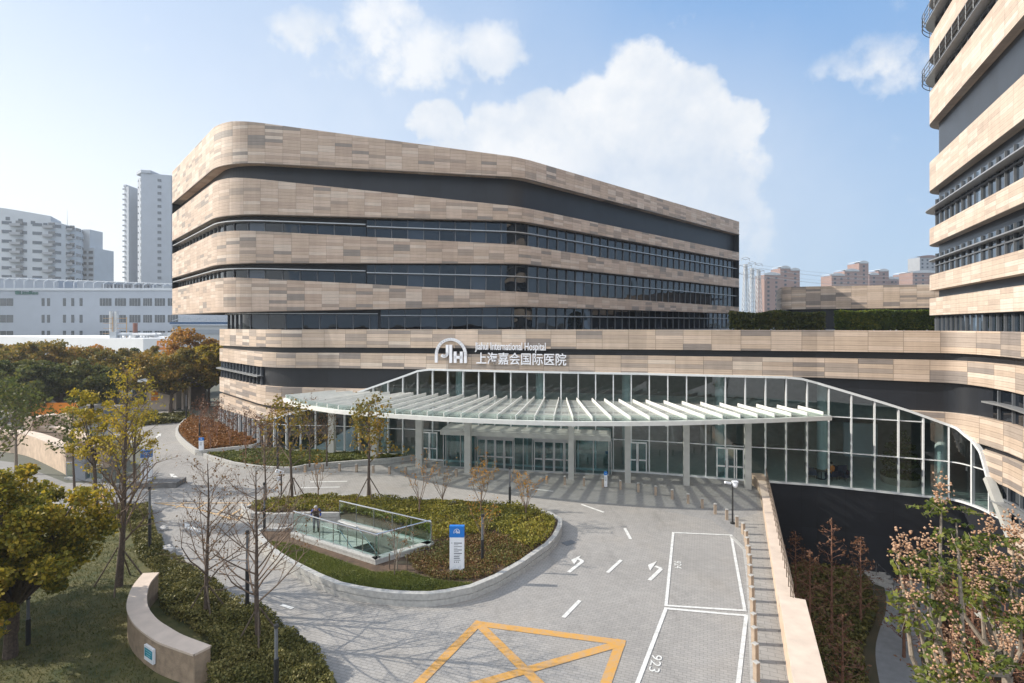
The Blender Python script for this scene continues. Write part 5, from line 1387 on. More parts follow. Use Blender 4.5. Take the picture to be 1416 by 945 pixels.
# --- background street trees
bgt = [(16, 72, 7.6, 4.0, 'leaf_autumn', 'orange tinged street tree at the far left edge'), (58, 62, 7.8, 4.3, 'leaf_autumn', 'broad rust green street tree left of the white factory strip'), (112, 70, 7.0, 3.6, 'leaf_orange', 'thin orange street tree before the white factory strip'), (84, 55, 6.4, 3.6, 'leaf_dark', 'dark green street tree above the orange banner'), (30, 52, 6.2, 3.4, 'leaf_dark', 'dark green street tree above the upper ramp wall'), (160, 66, 6.9, 3.6, 'leaf_autumn', 'bronze green street tree at the middle of the background row'), (186, 73, 6.4, 3.0, 'leaf_dark', 'small dark street tree behind the bronze green one'), (208, 76, 6.6, 3.4, 'leaf_autumn', 'greyish orange street tree before the orange factory sign'), (236, 60, 6.9, 3.7, 'leaf_autumn', 'rounded olive street tree standing by the gatehouse'), (262, 74, 9.0, 4.0, 'leaf_orange', 'tallest orange street tree beside the main block'), (288, 64, 7.4, 2.9, 'leaf_yellow', 'yellow green street tree touching the podium corner'), (128, 57, 5.4, 2.8, 'leaf_dark', 'low dark street tree behind the slender yellow tree'), (-24, 58, 7.0, 4.0, 'leaf_autumn', 'street tree cut by the left picture edge')]
for k, (x, Y, h, r, m, lab) in enumerate(bgt):
    X, _ = AT(x, Y); crown_tree('street_tree', lab, (X, Y, 0), h, r, 100+k, m, 9500, .24, trunk_h=.28, nclump=85, clump=.19, trunk_r=.2, group='street trees in the background row')
# --- sunken garden trees
def conifer(label, loc, H, seed, nleaf):
    R = random.Random(seed); t = thing('conifer', label, 'tree', loc, 'bare reddish conifers in the sunken garden'); mb = MB(); tips = []
    mb.tube(loc, (loc[0], loc[1], loc[2]+H), .07, .015, 6, False); n = 34
    mb.build('trunk', 'twig_red', t); mb = MB()
    for k in range(n):
        f = .18+.8*k/n; a = k*2.4; z = loc[2]+H*f; ln = H*.24*(1-f)+.15
        branch_rec(mb, (loc[0], loc[1], z), (math.cos(a), math.sin(a), .45), ln, .016, 1, R, tips, up=.02, wob=.08, kids=2, ang=(30, 55), shrink=.5, segs=4)
    mb.build('branches', 'twig_red', t)
    T = np.array([q[:3] for q in tips]); C = T[rng.integers(0, len(T), nleaf)]+rng.normal(size=(nleaf, 3))*.07; V, Q = leaf_quads(C, .06, .0, elong=2.4); mb = MB(); mb.add_arrays(V, Q); mb.build('foliage', 'leaf_red', t)
for k, (x, Y, top, lab) in enumerate([(1150, 25.0, 716, 'tallest lit reddish conifer in the sunken garden'), (1190, 26.5, 742, 'smaller conifer right of the tallest one near the garden steps'), (1120, 23.0, 760, 'dim conifer close to the parapet wall'), (1165, 19.0, 850, 'low conifer at the near side of the garden bed'), (1100, 27.0, 735, 'thin shaded conifer against the black plinth wall'), (1318, 17.5, 790, 'reddish conifer behind the golden rain tree'), (1345, 20.0, 760, 'tall reddish conifer before the slanted strut'), (1390, 17.0, 820, 'reddish conifer at the right edge by the boardwalk'), (1250, 24.0, 790, 'thin bare conifer right of the garden steps')]):
    X, _ = AT(x, Y); conifer(lab, (X, Y, gz), ZP(top, Y)-gz, 130+k, 420)
# --- golden rain tree in the right foreground
def rain_tree(label, loc, tips_px, seed, fork_z):
    R = random.Random(seed); t = thing('golden_rain_tree', label, 'tree', loc); g = Vector(loc); mb = MB()
    f0 = Vector((g.x, g.y, fork_z)); mb.tube(g, f0, .11, .085, 8, False); leaves = []; pods = []
    for (x, y, Y, rp, rl) in tips_px:
        tip = Vector((AT(x, Y)[0], Y, ZP(y, Y))); m = f0.lerp(tip, .5)+Vector((R.uniform(-.25, .25), R.uniform(-.25, .25), -.15)); m2 = m.lerp(tip, .6)+Vector((R.uniform(-.08, .08),)*3)
        mb.tube(f0, m, .055, .038, 7, False); mb.tube(m, m2, .038, .026, 6, False); mb.tube(m2, tip, .026, .012, 6, False)
        for _ in range(int(11*rl)):
            # pinnate leaf: leaflets along a drooping stalk
            a = R.uniform(0, 6.283); o = tip+Vector((R.gauss(0, .10), R.gauss(0, .10), R.uniform(-.55, .02)*rl)); ln = R.uniform(.28, .46)
            dv = Vector((math.cos(a), math.sin(a), R.uniform(-.5, .15))).normalized(); sd = dv.cross(Vector((0, 0, 1))).normalized()
            mb.tube(o, o+dv*ln, .005, .003, 3, False)
            for j in range(1, 8):
                c = o+dv*(ln*j/7.5)-Vector((0, 0, .03*(j/7)**2))
                for sgn in (-1, 1): leaves.append(c+sd*(sgn*.055))
        for _ in range(int(62*rp)):
            v = Vector((R.gauss(0, .07), R.gauss(0, .07), R.gauss(.10, .13))); pods.append(tip+v*(.8+.35*rp))
    mb.build('branches', 'bark_pale', t)
    V, Q = leaf_quads(np.array([tuple(c) for c in leaves]), .068, .35, elong=1.6); m_ = MB(); m_.add_arrays(V, Q); m_.build('foliage', 'leaf_green', t)
    # papery three-sided pods
    P = np.array([tuple(p) for p in pods]); n = len(P); Vs = []; Fs = []
    for i in range(n):
        r = R.uniform(.019, .030); ax = Vector((R.gauss(0, 1), R.gauss(0, 1), R.gauss(0, 1)-1)).normalized(); u = ax.orthogonal().normalized(); v = ax.cross(u); c = Vector(P[i]); b = len(Vs)
        Vs += [tuple(c-ax*r*1.2), tuple(c+ax*r*1.5)]+[tuple(c+(u*math.cos(k*1.5708)+v*math.sin(k*1.5708))*r*(1 if k % 2 else .75)) for k in range(4)]
        for k in range(4): k2 = (k+1) % 4; Fs += [(b, b+2+k2, b+2+k), (b+1, b+2+k, b+2+k2)]
    m_ = MB(); m_.add_arrays(Vs, Fs); m_.build('seed_foliage', 'pod', t, smooth=True)
rain_tree('nearest golden rain tree with pink pods in the right foreground', (7.6, 9.2, gz), [(1302, 690, 10.2, 1.2, 1.0), (1322, 720, 10.1, .0, 1.1), (1254, 768, 9.8, 1.5, .5), (1284, 762, 9.9, 1.1, .9), (1272, 788, 9.7, .2, 1.2), (1262, 828, 9.5, 1.2, .9), (1240, 765, 9.9, .8, .2), (1304, 830, 9.6, 1.2, .8), (1318, 890, 9.2, 1.3, .8), (1296, 925, 8.9, .5, 1.2), (1330, 935, 8.9, .6, 1.2)], 3, 2.6)
rain_tree('golden rain tree with pink pods cut by the right edge', (10.0, 10.8, gz), [(1368, 738, 11.4, 1.1, .9), (1345, 765, 11.3, 1.2, 1.1), (1325, 770, 11.3, 1.0, .8), (1400, 740, 11.2, 1.8, .8), (1375, 790, 10.9, 1.7, .7), (1398, 800, 10.8, 1.5, 1.0), (1412, 770, 11.0, 1.3, 1.1), (1355, 815, 10.8, 1.3, .9), (1392, 895, 10.2, 1.4, .8), (1365, 925, 10.0, .5, 1.3), (1410, 850, 10.4, 1.0, .9), (1340, 790, 11.0, .5, 1.0)], 9, 2.9)

# ================================================================== people
def skin_person(name, label, pose, parts, loc, rz=0.0, cat='person'):
    """pose: joints {name:(x,y,z,r)}, bones [(a,b)]; one continuous skinned body, faces coloured by nearest joint's material"""
    J, Bn = pose; names = list(J); me = bpy.data.meshes.new(name)
    me.from_pydata([J[k][:3] for k in names], [(names.index(a), names.index(b)) for a, b in Bn], [])
    o = bpy.data.objects.new(name+'_tmp', me); COL.objects.link(o)
    o.modifiers.new('skin', 'SKIN'); sv = me.skin_vertices[0].data
    for i, k in enumerate(names): sv[i].radius = (J[k][3], J[k][3]*(J[k][4] if len(J[k]) > 4 else 1)); sv[i].use_root = (k == 'pelvis')
    sb = o.modifiers.new('sub', 'SUBSURF'); sb.levels = 2; sb.render_levels = 2
    bpy.context.view_layer.update(); dg = bpy.context.evaluated_depsgraph_get(); m2 = bpy.data.meshes.new_from_object(o.evaluated_get(dg)); bpy.data.objects.remove(o)
    m2.name = name; ms = []
    for k in names:
        if parts[k] not in ms: ms.append(parts[k])
    for m in ms: m2.materials.append(MATS[m])
    P = [Vector(J[k][:3]) for k in names]
    for p in m2.polygons:
        i = min(range(len(P)), key=lambda i: (p.center-P[i]).length/max(.03, J[names[i]][3])); p.material_index = ms.index(parts[names[i]]); p.use_smooth = True
    ob = bpy.data.objects.new(name, m2); COL.objects.link(ob); ob.location = loc; ob.rotation_euler = (0, 0, rz)
    return tag(ob, label, cat)
def hand(J, Bn, wrist, d, s, side, parts, lab):
    w = Vector(J[wrist][:3]); d = Vector(d).normalized(); x = Vector((1, 0, 0)); 
    J[lab+'p'] = tuple(w+d*.08*s)+(.030*s,); Bn.append((wrist, lab+'p')); parts[lab+'p'] = 'skin'
    for k, (off, ln) in enumerate(((-.03, .07), (-.01, .08), (.01, .075), (.03, .06))):
        a = w+d*.10*s+x*off*s; b = a+d*ln*s+Vector((0, .015, 0))
        J[f'{lab}f{k}'] = tuple(a)+(.010*s,); J[f'{lab}g{k}'] = tuple(b)+(.008*s,); Bn += [(lab+'p', f'{lab}f{k}'), (f'{lab}f{k}', f'{lab}g{k}')]; parts[f'{lab}f{k}'] = parts[f'{lab}g{k}'] = 'skin'
    a = w+d*.05*s+x*side*.05*s; J[lab+'t'] = tuple(a)+(.011*s,); Bn.append((lab+'p', lab+'t')); parts[lab+'t'] = 'skin'
# stooping person in a dark jacket on the stair walkway (faces the camera, bent forward)
s = .80
J = {'pelvis': (0, .10, .88, .155), 'belly': (0, .05, 1.05, .15), 'chest': (0, -.08, 1.27, .17), 'neck': (0, -.20, 1.42, .065), 'head': (0, -.27, 1.53, .098), 'crown': (0, -.25, 1.64, .085),
     'shl': (-.19, -.10, 1.36, .075), 'ell': (-.27, -.10, 1.08, .055), 'wrl': (-.22, -.28, .90, .035), 'shr': (.19, -.10, 1.36, .075), 'elr': (.27, -.10, 1.08, .055), 'wrr': (.22, -.28, .90, .035),
     'hpl': (-.10, .08, .82, .105), 'knl': (-.11, .0, .46, .075), 'anl': (-.12, .08, .09, .05), 'tol': (-.13, -.12, .04, .04), 'hpr': (.10, .08, .82, .105), 'knr': (.11, .0, .46, .075), 'anr': (.12, .08, .09, .05), 'tor': (.13, -.12, .04, .04)}
J = {k: tuple(c*s for c in v[:3])+(v[3]*s,) for k, v in J.items()}
Bn = [('pelvis', 'belly'), ('belly', 'chest'), ('chest', 'neck'), ('neck', 'head'), ('head', 'crown'), ('chest', 'shl'), ('shl', 'ell'), ('ell', 'wrl'), ('chest', 'shr'), ('shr', 'elr'), ('elr', 'wrr'), ('pelvis', 'hpl'), ('hpl', 'knl'), ('knl', 'anl'), ('anl', 'tol'), ('pelvis', 'hpr'), ('hpr', 'knr'), ('knr', 'anr'), ('anr', 'tor')]
parts = {k: 'cloth_brown' for k in J}
for k in ('neck', 'head', 'wrl', 'wrr'): parts[k] = 'skin'
parts['crown'] = 'hair_grey'
for k in ('ell', 'elr', 'shl', 'shr'): parts[k] = 'cloth_blue'
for k in ('hpl', 'hpr', 'knl', 'knr', 'pelvis'): parts[k] = 'cloth_navy'
for k in ('anl', 'anr', 'tol', 'tor'): parts[k] = 'hair_black'
hand(J, Bn, 'wrl', (0, -.5, -1), s, 1, parts, 'L'); hand(J, Bn, 'wrr', (0, -.5, -1), s, -1, parts, 'R')
g = G(437, 736); pers = skin_person('person', 'stooping person with grey hair in dark vest and blue sleeves by the stairs', (J, Bn), parts, (g[0], g[1], 0.0), .3)
def face_bits(parent, J, s, hairm):
    h = Vector(J['head'][:3])
    mb = MB(); mb.sphere(h+Vector((0, .02, .055))*s, .108*s, 12, 8, (1, 1.08, .9)); hr = mb.build('hair', hairm, parent, smooth=True, world=False)
    mb = MB()
    for sx in (-1, 1): mb.sphere(h+Vector((.035*sx, -.092, .01))*s, .012*s, 6, 4)
    mb.build('eyes', 'hair_black', parent, world=False)
    mb = MB(); mb.sphere(h+Vector((0, -.105, -.015))*s, .016*s, 6, 5, (.8, 1, 1.3)); mb.sphere(h+Vector((-.098, 0, 0))*s, .024*s, 6, 5, (.5, .8, 1.2)); mb.sphere(h+Vector((.098, 0, 0))*s, .024*s, 6, 5, (.5, .8, 1.2)); mb.build('nose_and_ears', 'skin', parent, world=False, smooth=True)
    mb = MB(); mb.sphere(h+Vector((0, -.095, -.05))*s, .02*s, 6, 4, (1.2, .4, .35)); mb.build('mouth', 'cloth_brown', parent, world=False)
face_bits(pers, J, s, 'hair_grey')
# seated visitor in orange behind the lobby glass
s = .9
J = {'pelvis': (0, .10, .46, .15), 'belly': (0, .10, .64, .14), 'chest': (0, .06, .86, .16), 'neck': (0, .02, 1.02, .06), 'head': (0, -.01, 1.13, .098), 'crown': (0, .0, 1.23, .085),
     'shl': (-.19, .06, .95, .07), 'ell': (-.25, -.06, .70, .05), 'wrl': (-.16, -.28, .70, .035), 'shr': (.19, .06, .95, .07), 'elr': (.25, -.06, .70, .05), 'wrr': (.16, -.28, .70, .035),
     'knl': (-.12, -.36, .48, .08), 'anl': (-.12, -.34, .09, .05), 'tol': (-.12, -.52, .04, .04), 'knr': (.12, -.36, .48, .08), 'anr': (.12, -.34, .09, .05), 'tor': (.12, -.52, .04, .04)}
J = {k: tuple(c*s for c in v[:3])+(v[3]*s,) for k, v in J.items()}
Bn = [('pelvis', 'belly'), ('belly', 'chest'), ('chest', 'neck'), ('neck', 'head'), ('head', 'crown'), ('chest', 'shl'), ('shl', 'ell'), ('ell', 'wrl'), ('chest', 'shr'), ('shr', 'elr'), ('elr', 'wrr'), ('pelvis', 'knl'), ('knl', 'anl'), ('anl', 'tol'), ('pelvis', 'knr'), ('knr', 'anr'), ('anr', 'tor')]
parts = {k: 'cloth_orange' for k in J}
for k in ('neck', 'head', 'wrl', 'wrr'): parts[k] = 'skin'
for k in ('knl', 'knr', 'anl', 'anr', 'tol', 'tor'): parts[k] = 'cloth_navy'
parts['crown'] = 'hair_black'
hand(J, Bn, 'wrl', (0, -1, -.2), s, 1, parts, 'L'); hand(J, Bn, 'wrr', (0, -1, -.2), s, -1, parts, 'R')
q = at_t(offset(pp, 1.7), 1156); pr2 = skin_person('person', 'seated person in orange behind the lobby glass', (J, Bn), parts, (q[0], q[1], .02), -1.2); face_bits(pr2, J, s, 'hair_black')
def chair(label, x, y, rz):
    t = thing('lounge_chair', label, 'chair', (x, y, .015)); t.rotation_euler = (0, 0, rz)
    mb = MB(); mb.box((0, 0, .34), (.62, .58, .18)); mb.build('seat', 'cloth_navy', t, world=False)
    mb = MB(); mb.box((0, .28, .62), (.62, .10, .55)); mb.build('backrest', 'cloth_navy', t, world=False)
    for sx in (-1, 1):
        mb = MB(); mb.box((.29*sx, .02, .48), (.07, .5, .22)); mb.build('armrest', 'cloth_navy', t, world=False)
        for sy in (-1, 1): mb = MB(); mb.tube((.25*sx, .22*sy, 0), (.25*sx, .22*sy, .26), .02); mb.build('leg', 'stake', t, world=False)
chair('dark blue lounge chair under the seated person in orange', q[0], q[1]+.02, -1.2)
q3 = at_t(offset(pp, 1.7), 1166); chair('empty dark blue lounge chair right of the seated person', q3[0]+.5, q3[1], .2)
q2 = at_t(offset(pp, 1.7), 1130); chair('dark blue lounge chair across the table from the seated person', q2[0], q2[1], 1.3)
q = at_t(offset(pp, 1.7), 1143); t = thing('lobby_table', 'small round table between the lounge chairs in the lobby', 'table', (q[0], q[1], .015))
mb = MB(); mb.tube((q[0], q[1], .56), (q[0], q[1], .60), .42, .42, 20); mb.build('tabletop', 'stake', t); mb = MB(); mb.tube((q[0], q[1], .02), (q[0], q[1], .56), .04); mb.tube((q[0], q[1], .015), (q[0], q[1], .04), .25, .25, 16); mb.build('pedestal', 'black_metal', t)
# indoor tiered pine in a round planter
q = at_t(offset(pp, 2.6), 1262); t = thing('indoor_pine', 'tiered dark pine in a round planter behind the lobby glass', 'plant', (q[0], q[1], .015))
mb = MB(); mb.tube((q[0], q[1], .015), (q[0], q[1], .45), .95, 1.05, 24); mb.build('planter', 'bollard_stone', t)
mb = MB(); mb.tube((q[0], q[1], .4), (q[0]+.1, q[1], 1.4), .12, .09, 8, False); mb.tube((q[0]+.1, q[1], 1.4), (q[0]-.05, q[1], 3.0), .09, .04, 8, False); mb.build('trunk', 'bark', t)
Cs = []
for z, r in ((.55, 1.0), (1.25, .95), (1.75, .85), (2.3, .75), (2.8, .5), (3.1, .3)):
    n = int(900*r); a = rng.random(n)*6.283; rr = r*np.sqrt(rng.random(n)); Cs.append(np.column_stack([q[0]+rr*np.cos(a), q[1]+rr*np.sin(a), z+rng.normal(size=n)*.07]))
V, Q = leaf_quads(np.concatenate(Cs), .11, .1, elong=2); mb = MB(); mb.add_arrays(V, Q); mb.build('foliage', 'leaf_dark', t)
# ================================================================== background: left
def window_grid(parent, P0, P1, z0, z1, nx, nz, w, h, mat='far_glass', d=.06, name='window', skip=()):
    """each window a part of its own on the wall from P0 to P1"""
    a, b = Vector(P0), Vector(P1); dr = (b-a).normalized(); ln = (b-a).length; n = Vector((dr.y, -dr.x)); ang = math.atan2(dr.y, dr.x)
    for k in range(nz):
        for i in range(nx):
            if (i, k) in skip: continue
            c = a+dr*(ln*(i+.5)/nx)+n*d*.3; z = z0+(z1-z0)*(k+.5)/nz
            mb = MB(); mb.box((c.x, c.y, z), (w, d, h), ang); mb.build(name, mat, parent)
def windows_mesh(parent, segs, zs, w, h, mat='far_glass', d=.08, name='windows', per=1):
    """one storey of windows is one part"""
    for z in zs:
        mb = MB()
        for (P0, P1, n_) in segs:
            a, b = Vector(P0), Vector(P1); dr = (b-a).normalized(); ln = (b-a).length; nn = Vector((dr.y, -dr.x)); ang = math.atan2(dr.y, dr.x)
            for i in range(n_): c = a+dr*(ln*(i+.5)/n_)+nn*d*.3; mb.box((c.x, c.y, z), (w, d, h), ang)
        mb.build(name, mat, parent)
# long white factory
Y = 150
fx0, fx1 = AT(-60, Y)[0], AT(330, Y)[0]
fac = thing('factory', 'long white factory with a pergola of pipes on its roof', 'building', ((fx0+fx1)/2, Y, 0))
ztop = ZP(402, Y)
mb = MB(); mb.prism([(fx0, Y), (fx1, Y), (fx1, Y+40), (fx0, Y+40)], 0, ztop); mb.build('wall', 'far_white2', fac)
mb = MB(); mb.prism([(fx0-.2, Y-.25), (fx1+.2, Y-.25), (fx1+.2, Y+.1), (fx0-.2, Y+.1)], ztop, ztop+.7); mb.build('parapet', 'far_white', fac)
def fx(x): return AT(x, Y-.05)[0]
for row, yy in enumerate((418, 441, 463)):
    z = ZP(yy, Y)
    for x0, x1 in ((-18, 18), (138, 154), (159, 174), (179, 194), (198, 210), (214, 228), (232, 246)):
        mb = MB(); mb.box(((fx(x0)+fx(x1))/2, Y-.02, z), (fx(x1)-fx(x0), .1, 2.1), 0); w_ = mb.build('window', 'far_glass', fac)
        mb = MB()
        for k in range(1, 4): mb.box((fx(x0)+(fx(x1)-fx(x0))*k/4, Y-.09, z), (.08, .05, 2.1))
        mb.build('frame', 'far_grey', w_)
    for x in (59.5, 67, 89, 100.5, 112):
        mb = MB(); mb.box((fx(x), Y-.02, z), (.8, .1, 2.2)); mb.build('window', 'far_glass', fac)
for x0, x1, y0, y1 in ((-40, 22, 382, 402), (22, 60, 384, 402), (86, 124, 387, 404)):
    mb = MB(); mb.prism([(fx(x0), Y+5), (fx(x1), Y+5), (fx(x1), Y+14), (fx(x0), Y+14)], ztop, ZP(y0, Y)); mb.build('penthouse', 'far_white2', fac)
mb = MB(); zp = ZP(383, Y); zq = ZP(393, Y)
for k in range(22):
    x = fx(-40)+(fx(250)-fx(-40))*k/21; z1 = zp+(zq-zp)*(k/21)
    mb.tube((x, Y+1, ztop), (x, Y+1, z1-.6), .16); mb.tube((x, Y+1, z1-.6), (x+.5, Y+2, z1), .16); mb.tube((x+.5, Y+2, z1), (x+.5, Y+7, z1), .14)
mb.tube((fx(-40), Y+2, zp), (fx(250), Y+2, zq), .18); mb.tube((fx(-40), Y+7, zp), (fx(250), Y+7, zq), .16); mb.build('pergola', 'far_white', fac)
mb = MB()
for k in range(14): mb.box((fx(130)+k*1.05, Y+4, ztop+1.2), (.6, 2, 1.6))
mb.build('roof_units', 'far_grey', fac)
mb = MB(); put_text(mb, 'Littelfuse', (fx(28), Y-.05, ZP(407.5, Y)), 0, fx(53)-fx(28), 1.0, .15, .02); mb.box((fx(24.2), Y-.1, ZP(405, Y)), (1.1, .15, .95)); mb.build('wall_lettering', 'green_letter', fac)
# lower white factory hall with orange sign
Y2 = 112
hal = thing('factory_hall', 'low white factory hall with roof equipment behind the street trees', 'building', (AT(100, Y2)[0], Y2, 0))
h0, h1, hc = AT(-60, Y2+22)[0], AT(198, Y2)[0], AT(300, Y2+6)
zt2 = ZP(468.5, Y2)
mb = MB(); mb.prism([(h0, Y2+22), (h1, Y2), (hc[0], hc[1]), (hc[0]-5, hc[1]+28), (h0, Y2+30)], 0, zt2); mb.build('wall', 'hall_white', hal)
mb = MB(); a = Vector((h0, Y2+22)); b = Vector((h1, Y2)); 
for k in range(46):
    c = a.lerp(b, (k+.5)/46); mb.box((c.x, c.y-.03, ZP(492, Y2)), (.75, .1, 1.5), math.atan2(b.y-a.y, b.x-a.x))
mb.build('strip_windows', 'far_glass', hal)
mb = MB(); ang = math.atan2(hc[1]-Y2, hc[0]-h1); dv = Vector((math.cos(ang), math.sin(ang)))
c = Vector((h1, Y2))+dv*4.3; mb.box((c.x, c.y-.05, ZP(478, Y2)), (3.7, .2, 1.9), ang); sgn_ = mb.build('orange_sign', 'orange', hal)
mb = MB(); o = Vector((h1, Y2))+dv*3.6; put_text(mb, 'TE', (o.x, o.y-.18, ZP(481, Y2)), ang, 1.7, 1.05, .08, .02)
for k in range(3): q = Vector((h1, Y2))+dv*(2.95+.1*k); mb.box((q.x+.2, q.y-.2, ZP(480.2, Y2)+.38*k), (.9, .06, .16), ang)
mb.build('lettering', 'sign_white', sgn_)
mb = MB()
for x in (154.5, 161.5):
    X = AT(x, Y2+6)[0]; mb.tube((X, Y2+6, zt2), (X, Y2+6, ZP(431, Y2+6)), .42, .42, 14)
mb.build('storage_tank', 'tank', hal)
mb = MB(); R_ = random.Random(4)
for x in (153, 172):
    X = AT(x, Y2+6)[0]
    for k in range(4): mb.box((X, Y2+5.3, zt2+1.0+k*1.1), (2.2, .08, .08))
    mb.tube((X+1, Y2+5.3, zt2), (X+1, Y2+5.3, zt2+4.6), .07)
mb.build('ladder_frame', 'paint_yellow', hal)
for k in range(16):
    x = R_.uniform(138, 262); yy = Y2+R_.uniform(4, 14); X = AT(x, yy)[0]
    mb = MB()
    if k % 3: mb.box((X, yy, zt2+.6), (R_.uniform(1, 3), 1.5, R_.uniform(.7, 1.6)))
    else: mb.tube((X-2, yy, zt2+.8), (X+3, yy, zt2+.8), .3, .3, 8); mb.box((X, yy, zt2+.3), (.3, .3, .6))
    mb.build('roof_unit', 'tank' if k % 2 else 'far_white', hal)
mb = MB(); X = AT(187, Y2+7)[0]; mb.tube((X, Y2+7, zt2), (X, Y2+7, ZP(447, Y2+7)), .45, .45, 12); pmat('rust', (.22, .09, .06), .7); mb.build('rust_tank', 'rust', hal)
sh = thing('plant_house', 'small white plant house with a blue beam beside the main block', 'building', (AT(268, 96)[0], 96, 0))
mb = MB(); X0, X1 = AT(238, 96)[0], AT(330, 96)[0]; mb.prism([(X0, 96), (X1, 96), (X1, 106), (X0, 106)], 0, ZP(450, 96)); mb.build('wall', 'far_white', sh)
mb = MB(); mb.prism([(X0-.2, 95.6), (X1, 95.6), (X1, 96), (X0-.2, 96)], ZP(448.5, 96), ZP(445.5, 96)); mb.build('blue_beam', 'beam_blue', sh)
mb = MB()
for k in range(8): x = X0+k*1.6; mb.beam((x, 96, ZP(444, 96)), (x+1.6, 96, ZP(440, 96)), .12, .12); mb.beam((x+1.6, 96, ZP(440, 96)), (x+1.6, 96, ZP(444, 96)), .1, .1)
mb.build('lattice_beam', 'far_white', sh)
mb = MB(); mb.box(((X0+X1)/2, 95.95, ZP(459, 96)), (X1-X0-3, .06, .8)); mb.build('sign_board', 'far_white2', sh)

# curved apartment slab
apt = thing('apartment_slab', 'curved pale apartment slab with stacked balconies at the far left', 'building', (AT(60, 260)[0], 260, 0))
Yc = 250
kx = [(-60, 246, 281), (0, 250, 287), (36, 254, 293), (70, 258, 299)]; kx2 = [(70, 258, 306), (92, 263, 311), (113, 272, 318), (116, 285, 319)]
def slab(keys, nm):
    P = [AT(x, y) for x, y, _ in keys]; z = [ZP(t, y) for x, y, t in keys]
    pts = make_path(P, None, {1: 4, 2: 4}, 4.0); zt = tab(list(zip(range(len(keys)), z)))
    mb = MB(); mb.ribbon(pts, zt, const(0), depth=16); mb.build('wall', 'far_white', apt); return pts, zt
p1, z1 = slab(kx, 'a'); p2, z2 = slab(kx2, 'b')
zt_ = [ZP(y, 256) for y in (311, 323, 336, 348, 360, 372, 384)]
for z in zt_:
    mb = MB()
    for pts in (p1, p2):
        for i, (x, y, t, tx, ty) in enumerate(walk(offset(pts, -.05), 5.6, 2.2)):
            mb.box((x, y, z), (3.6, .2, 1.5), math.atan2(ty, tx))
    mb.build('windows', 'far_glass', apt)
for xb in (26, 69, 97):
    pts = p1 if xb < 70 else p2
    src = min(pts, key=lambda p: abs(CX+F*p[0]/p[1]-xb)); 
    mb = MB(); mg = MB()
    for z in zt_:
        mb.box((src[0], src[1]-.9, z-1.3), (4.6, 2.2, .35), .12); mb.box((src[0], src[1]-1.95, z-.7), (4.6, .12, .9), .12); mg.box((src[0], src[1]-.15, z+.3), (4.0, .3, 2.0), .12)
    mb.build('balcony', 'far_grey', apt); mg.build('balcony_opening', 'far_glass', apt)
mb = MB()
for i, (x, y, t, tx, ty) in enumerate(walk(offset(p1, -.06), 4.6, 1)): mb.box((x, y, z1(t)-4.6), (1.6, .2, 1.6), math.atan2(ty, tx))
mb.build('attic_windows', 'far_glass', apt)
mb = MB(); X, Yq = AT(121, 282); mb.prism([(X-3.4, 282), (X+3.4, 282), (X+3.4, 296), (X-3.4, 296)], 0, ZP(343, 282)); mb.prism([(X-3.4, 283), (X+.4, 283), (X+.4, 292), (X-3.4, 292)], ZP(343, 282), ZP(317, 282)); mb.build('end_tower', 'far_white', apt)
mb = MB()
for k in range(6): mb.box((X-1.6, 281.95, ZP(349, 282)-k*3.0), (2.2, .2, 1.4)); mb.box((X+1.8, 281.95, ZP(349, 282)-k*3.0), (2.2, .2, 1.4))
mb.build('tower_windows', 'far_glass', apt)
mb = MB(); X, Yq = AT(93, 262); mb.tube((X, 262, ZP(312, 262)), (X, 262, ZP(290, 262)), .12, .04); mb.build('antenna', 'pylon', apt)
# high-rise
hr = thing('high_rise', 'tall pale residential high-rise left of the main block', 'building', (AT(205, 330)[0], 330, 0))
def hx(x, y=330): return AT(x, y)[0]
zh = ZP(239, 330)
mb = MB(); mb.prism([(hx(195), 330), (hx(228), 336), (hx(228), 352), (hx(195), 346)], 0, zh); mb.prism([(hx(228), 336.6), (hx(262), 345), (hx(262), 360), (hx(228), 352)], 0, zh-1.8); mb.prism([(hx(181), 336), (hx(195), 331), (hx(195), 346), (hx(181), 350)], 0, zh-2.2); mb.prism([(hx(172, 340), 340), (hx(181, 340), 338), (hx(181, 340), 352), (hx(172, 340), 354)], 0, ZP(259, 340)); mb.build('wall', 'far_white2', hr)
mb = MB(); mb.prism([(hx(180), 335.4), (hx(195.5), 329.6), (hx(207), 331), (hx(207), 345), (hx(181), 350)], zh, zh+1.7); mb.prism([(hx(172, 340)-.3, 339.6), (hx(176, 340), 339), (hx(176, 340), 350), (hx(172, 340)-.3, 352)], ZP(259, 340), ZP(256, 340)); mb.build('cornice', 'far_white2', hr)
for k in range(17):
    z = ZP(247.5, 330)-k*4.05
    mb = MB(); c = Vector((hx(195), 330)).lerp(Vector((hx(228), 336)), .61); mb.box((c.x, c.y-.05, z), (2.0, .3, 1.7), .35); mb.box((c.x+.9, c.y+.16, z-.9), (.2, .3, .2), .35)
    for s in (.1, .28, .46, .64, .82): c = Vector((hx(228), 336.6)).lerp(Vector((hx(262), 345)), s); mb.box((c.x, c.y-.05, z), (1.9, .3, 2.0), .5)
    c = Vector((hx(181), 336)).lerp(Vector((hx(195), 331)), .78); mb.box((c.x, c.y, z), (1.2, .5, 2.2), -.66); c = Vector((hx(181), 336)).lerp(Vector((hx(195), 331)), .18); mb.box((c.x, c.y, z), (.8, .5, .8), -.66)
    mb.build('windows', 'far_glass', hr)
mb = MB()
for k in range(19): mb.box((hx(173.5, 340)-.2, 339.4, ZP(262, 340)-k*3.3), (2.2, .5, .9))
mb.build('balcony_column', 'far_grey', hr)
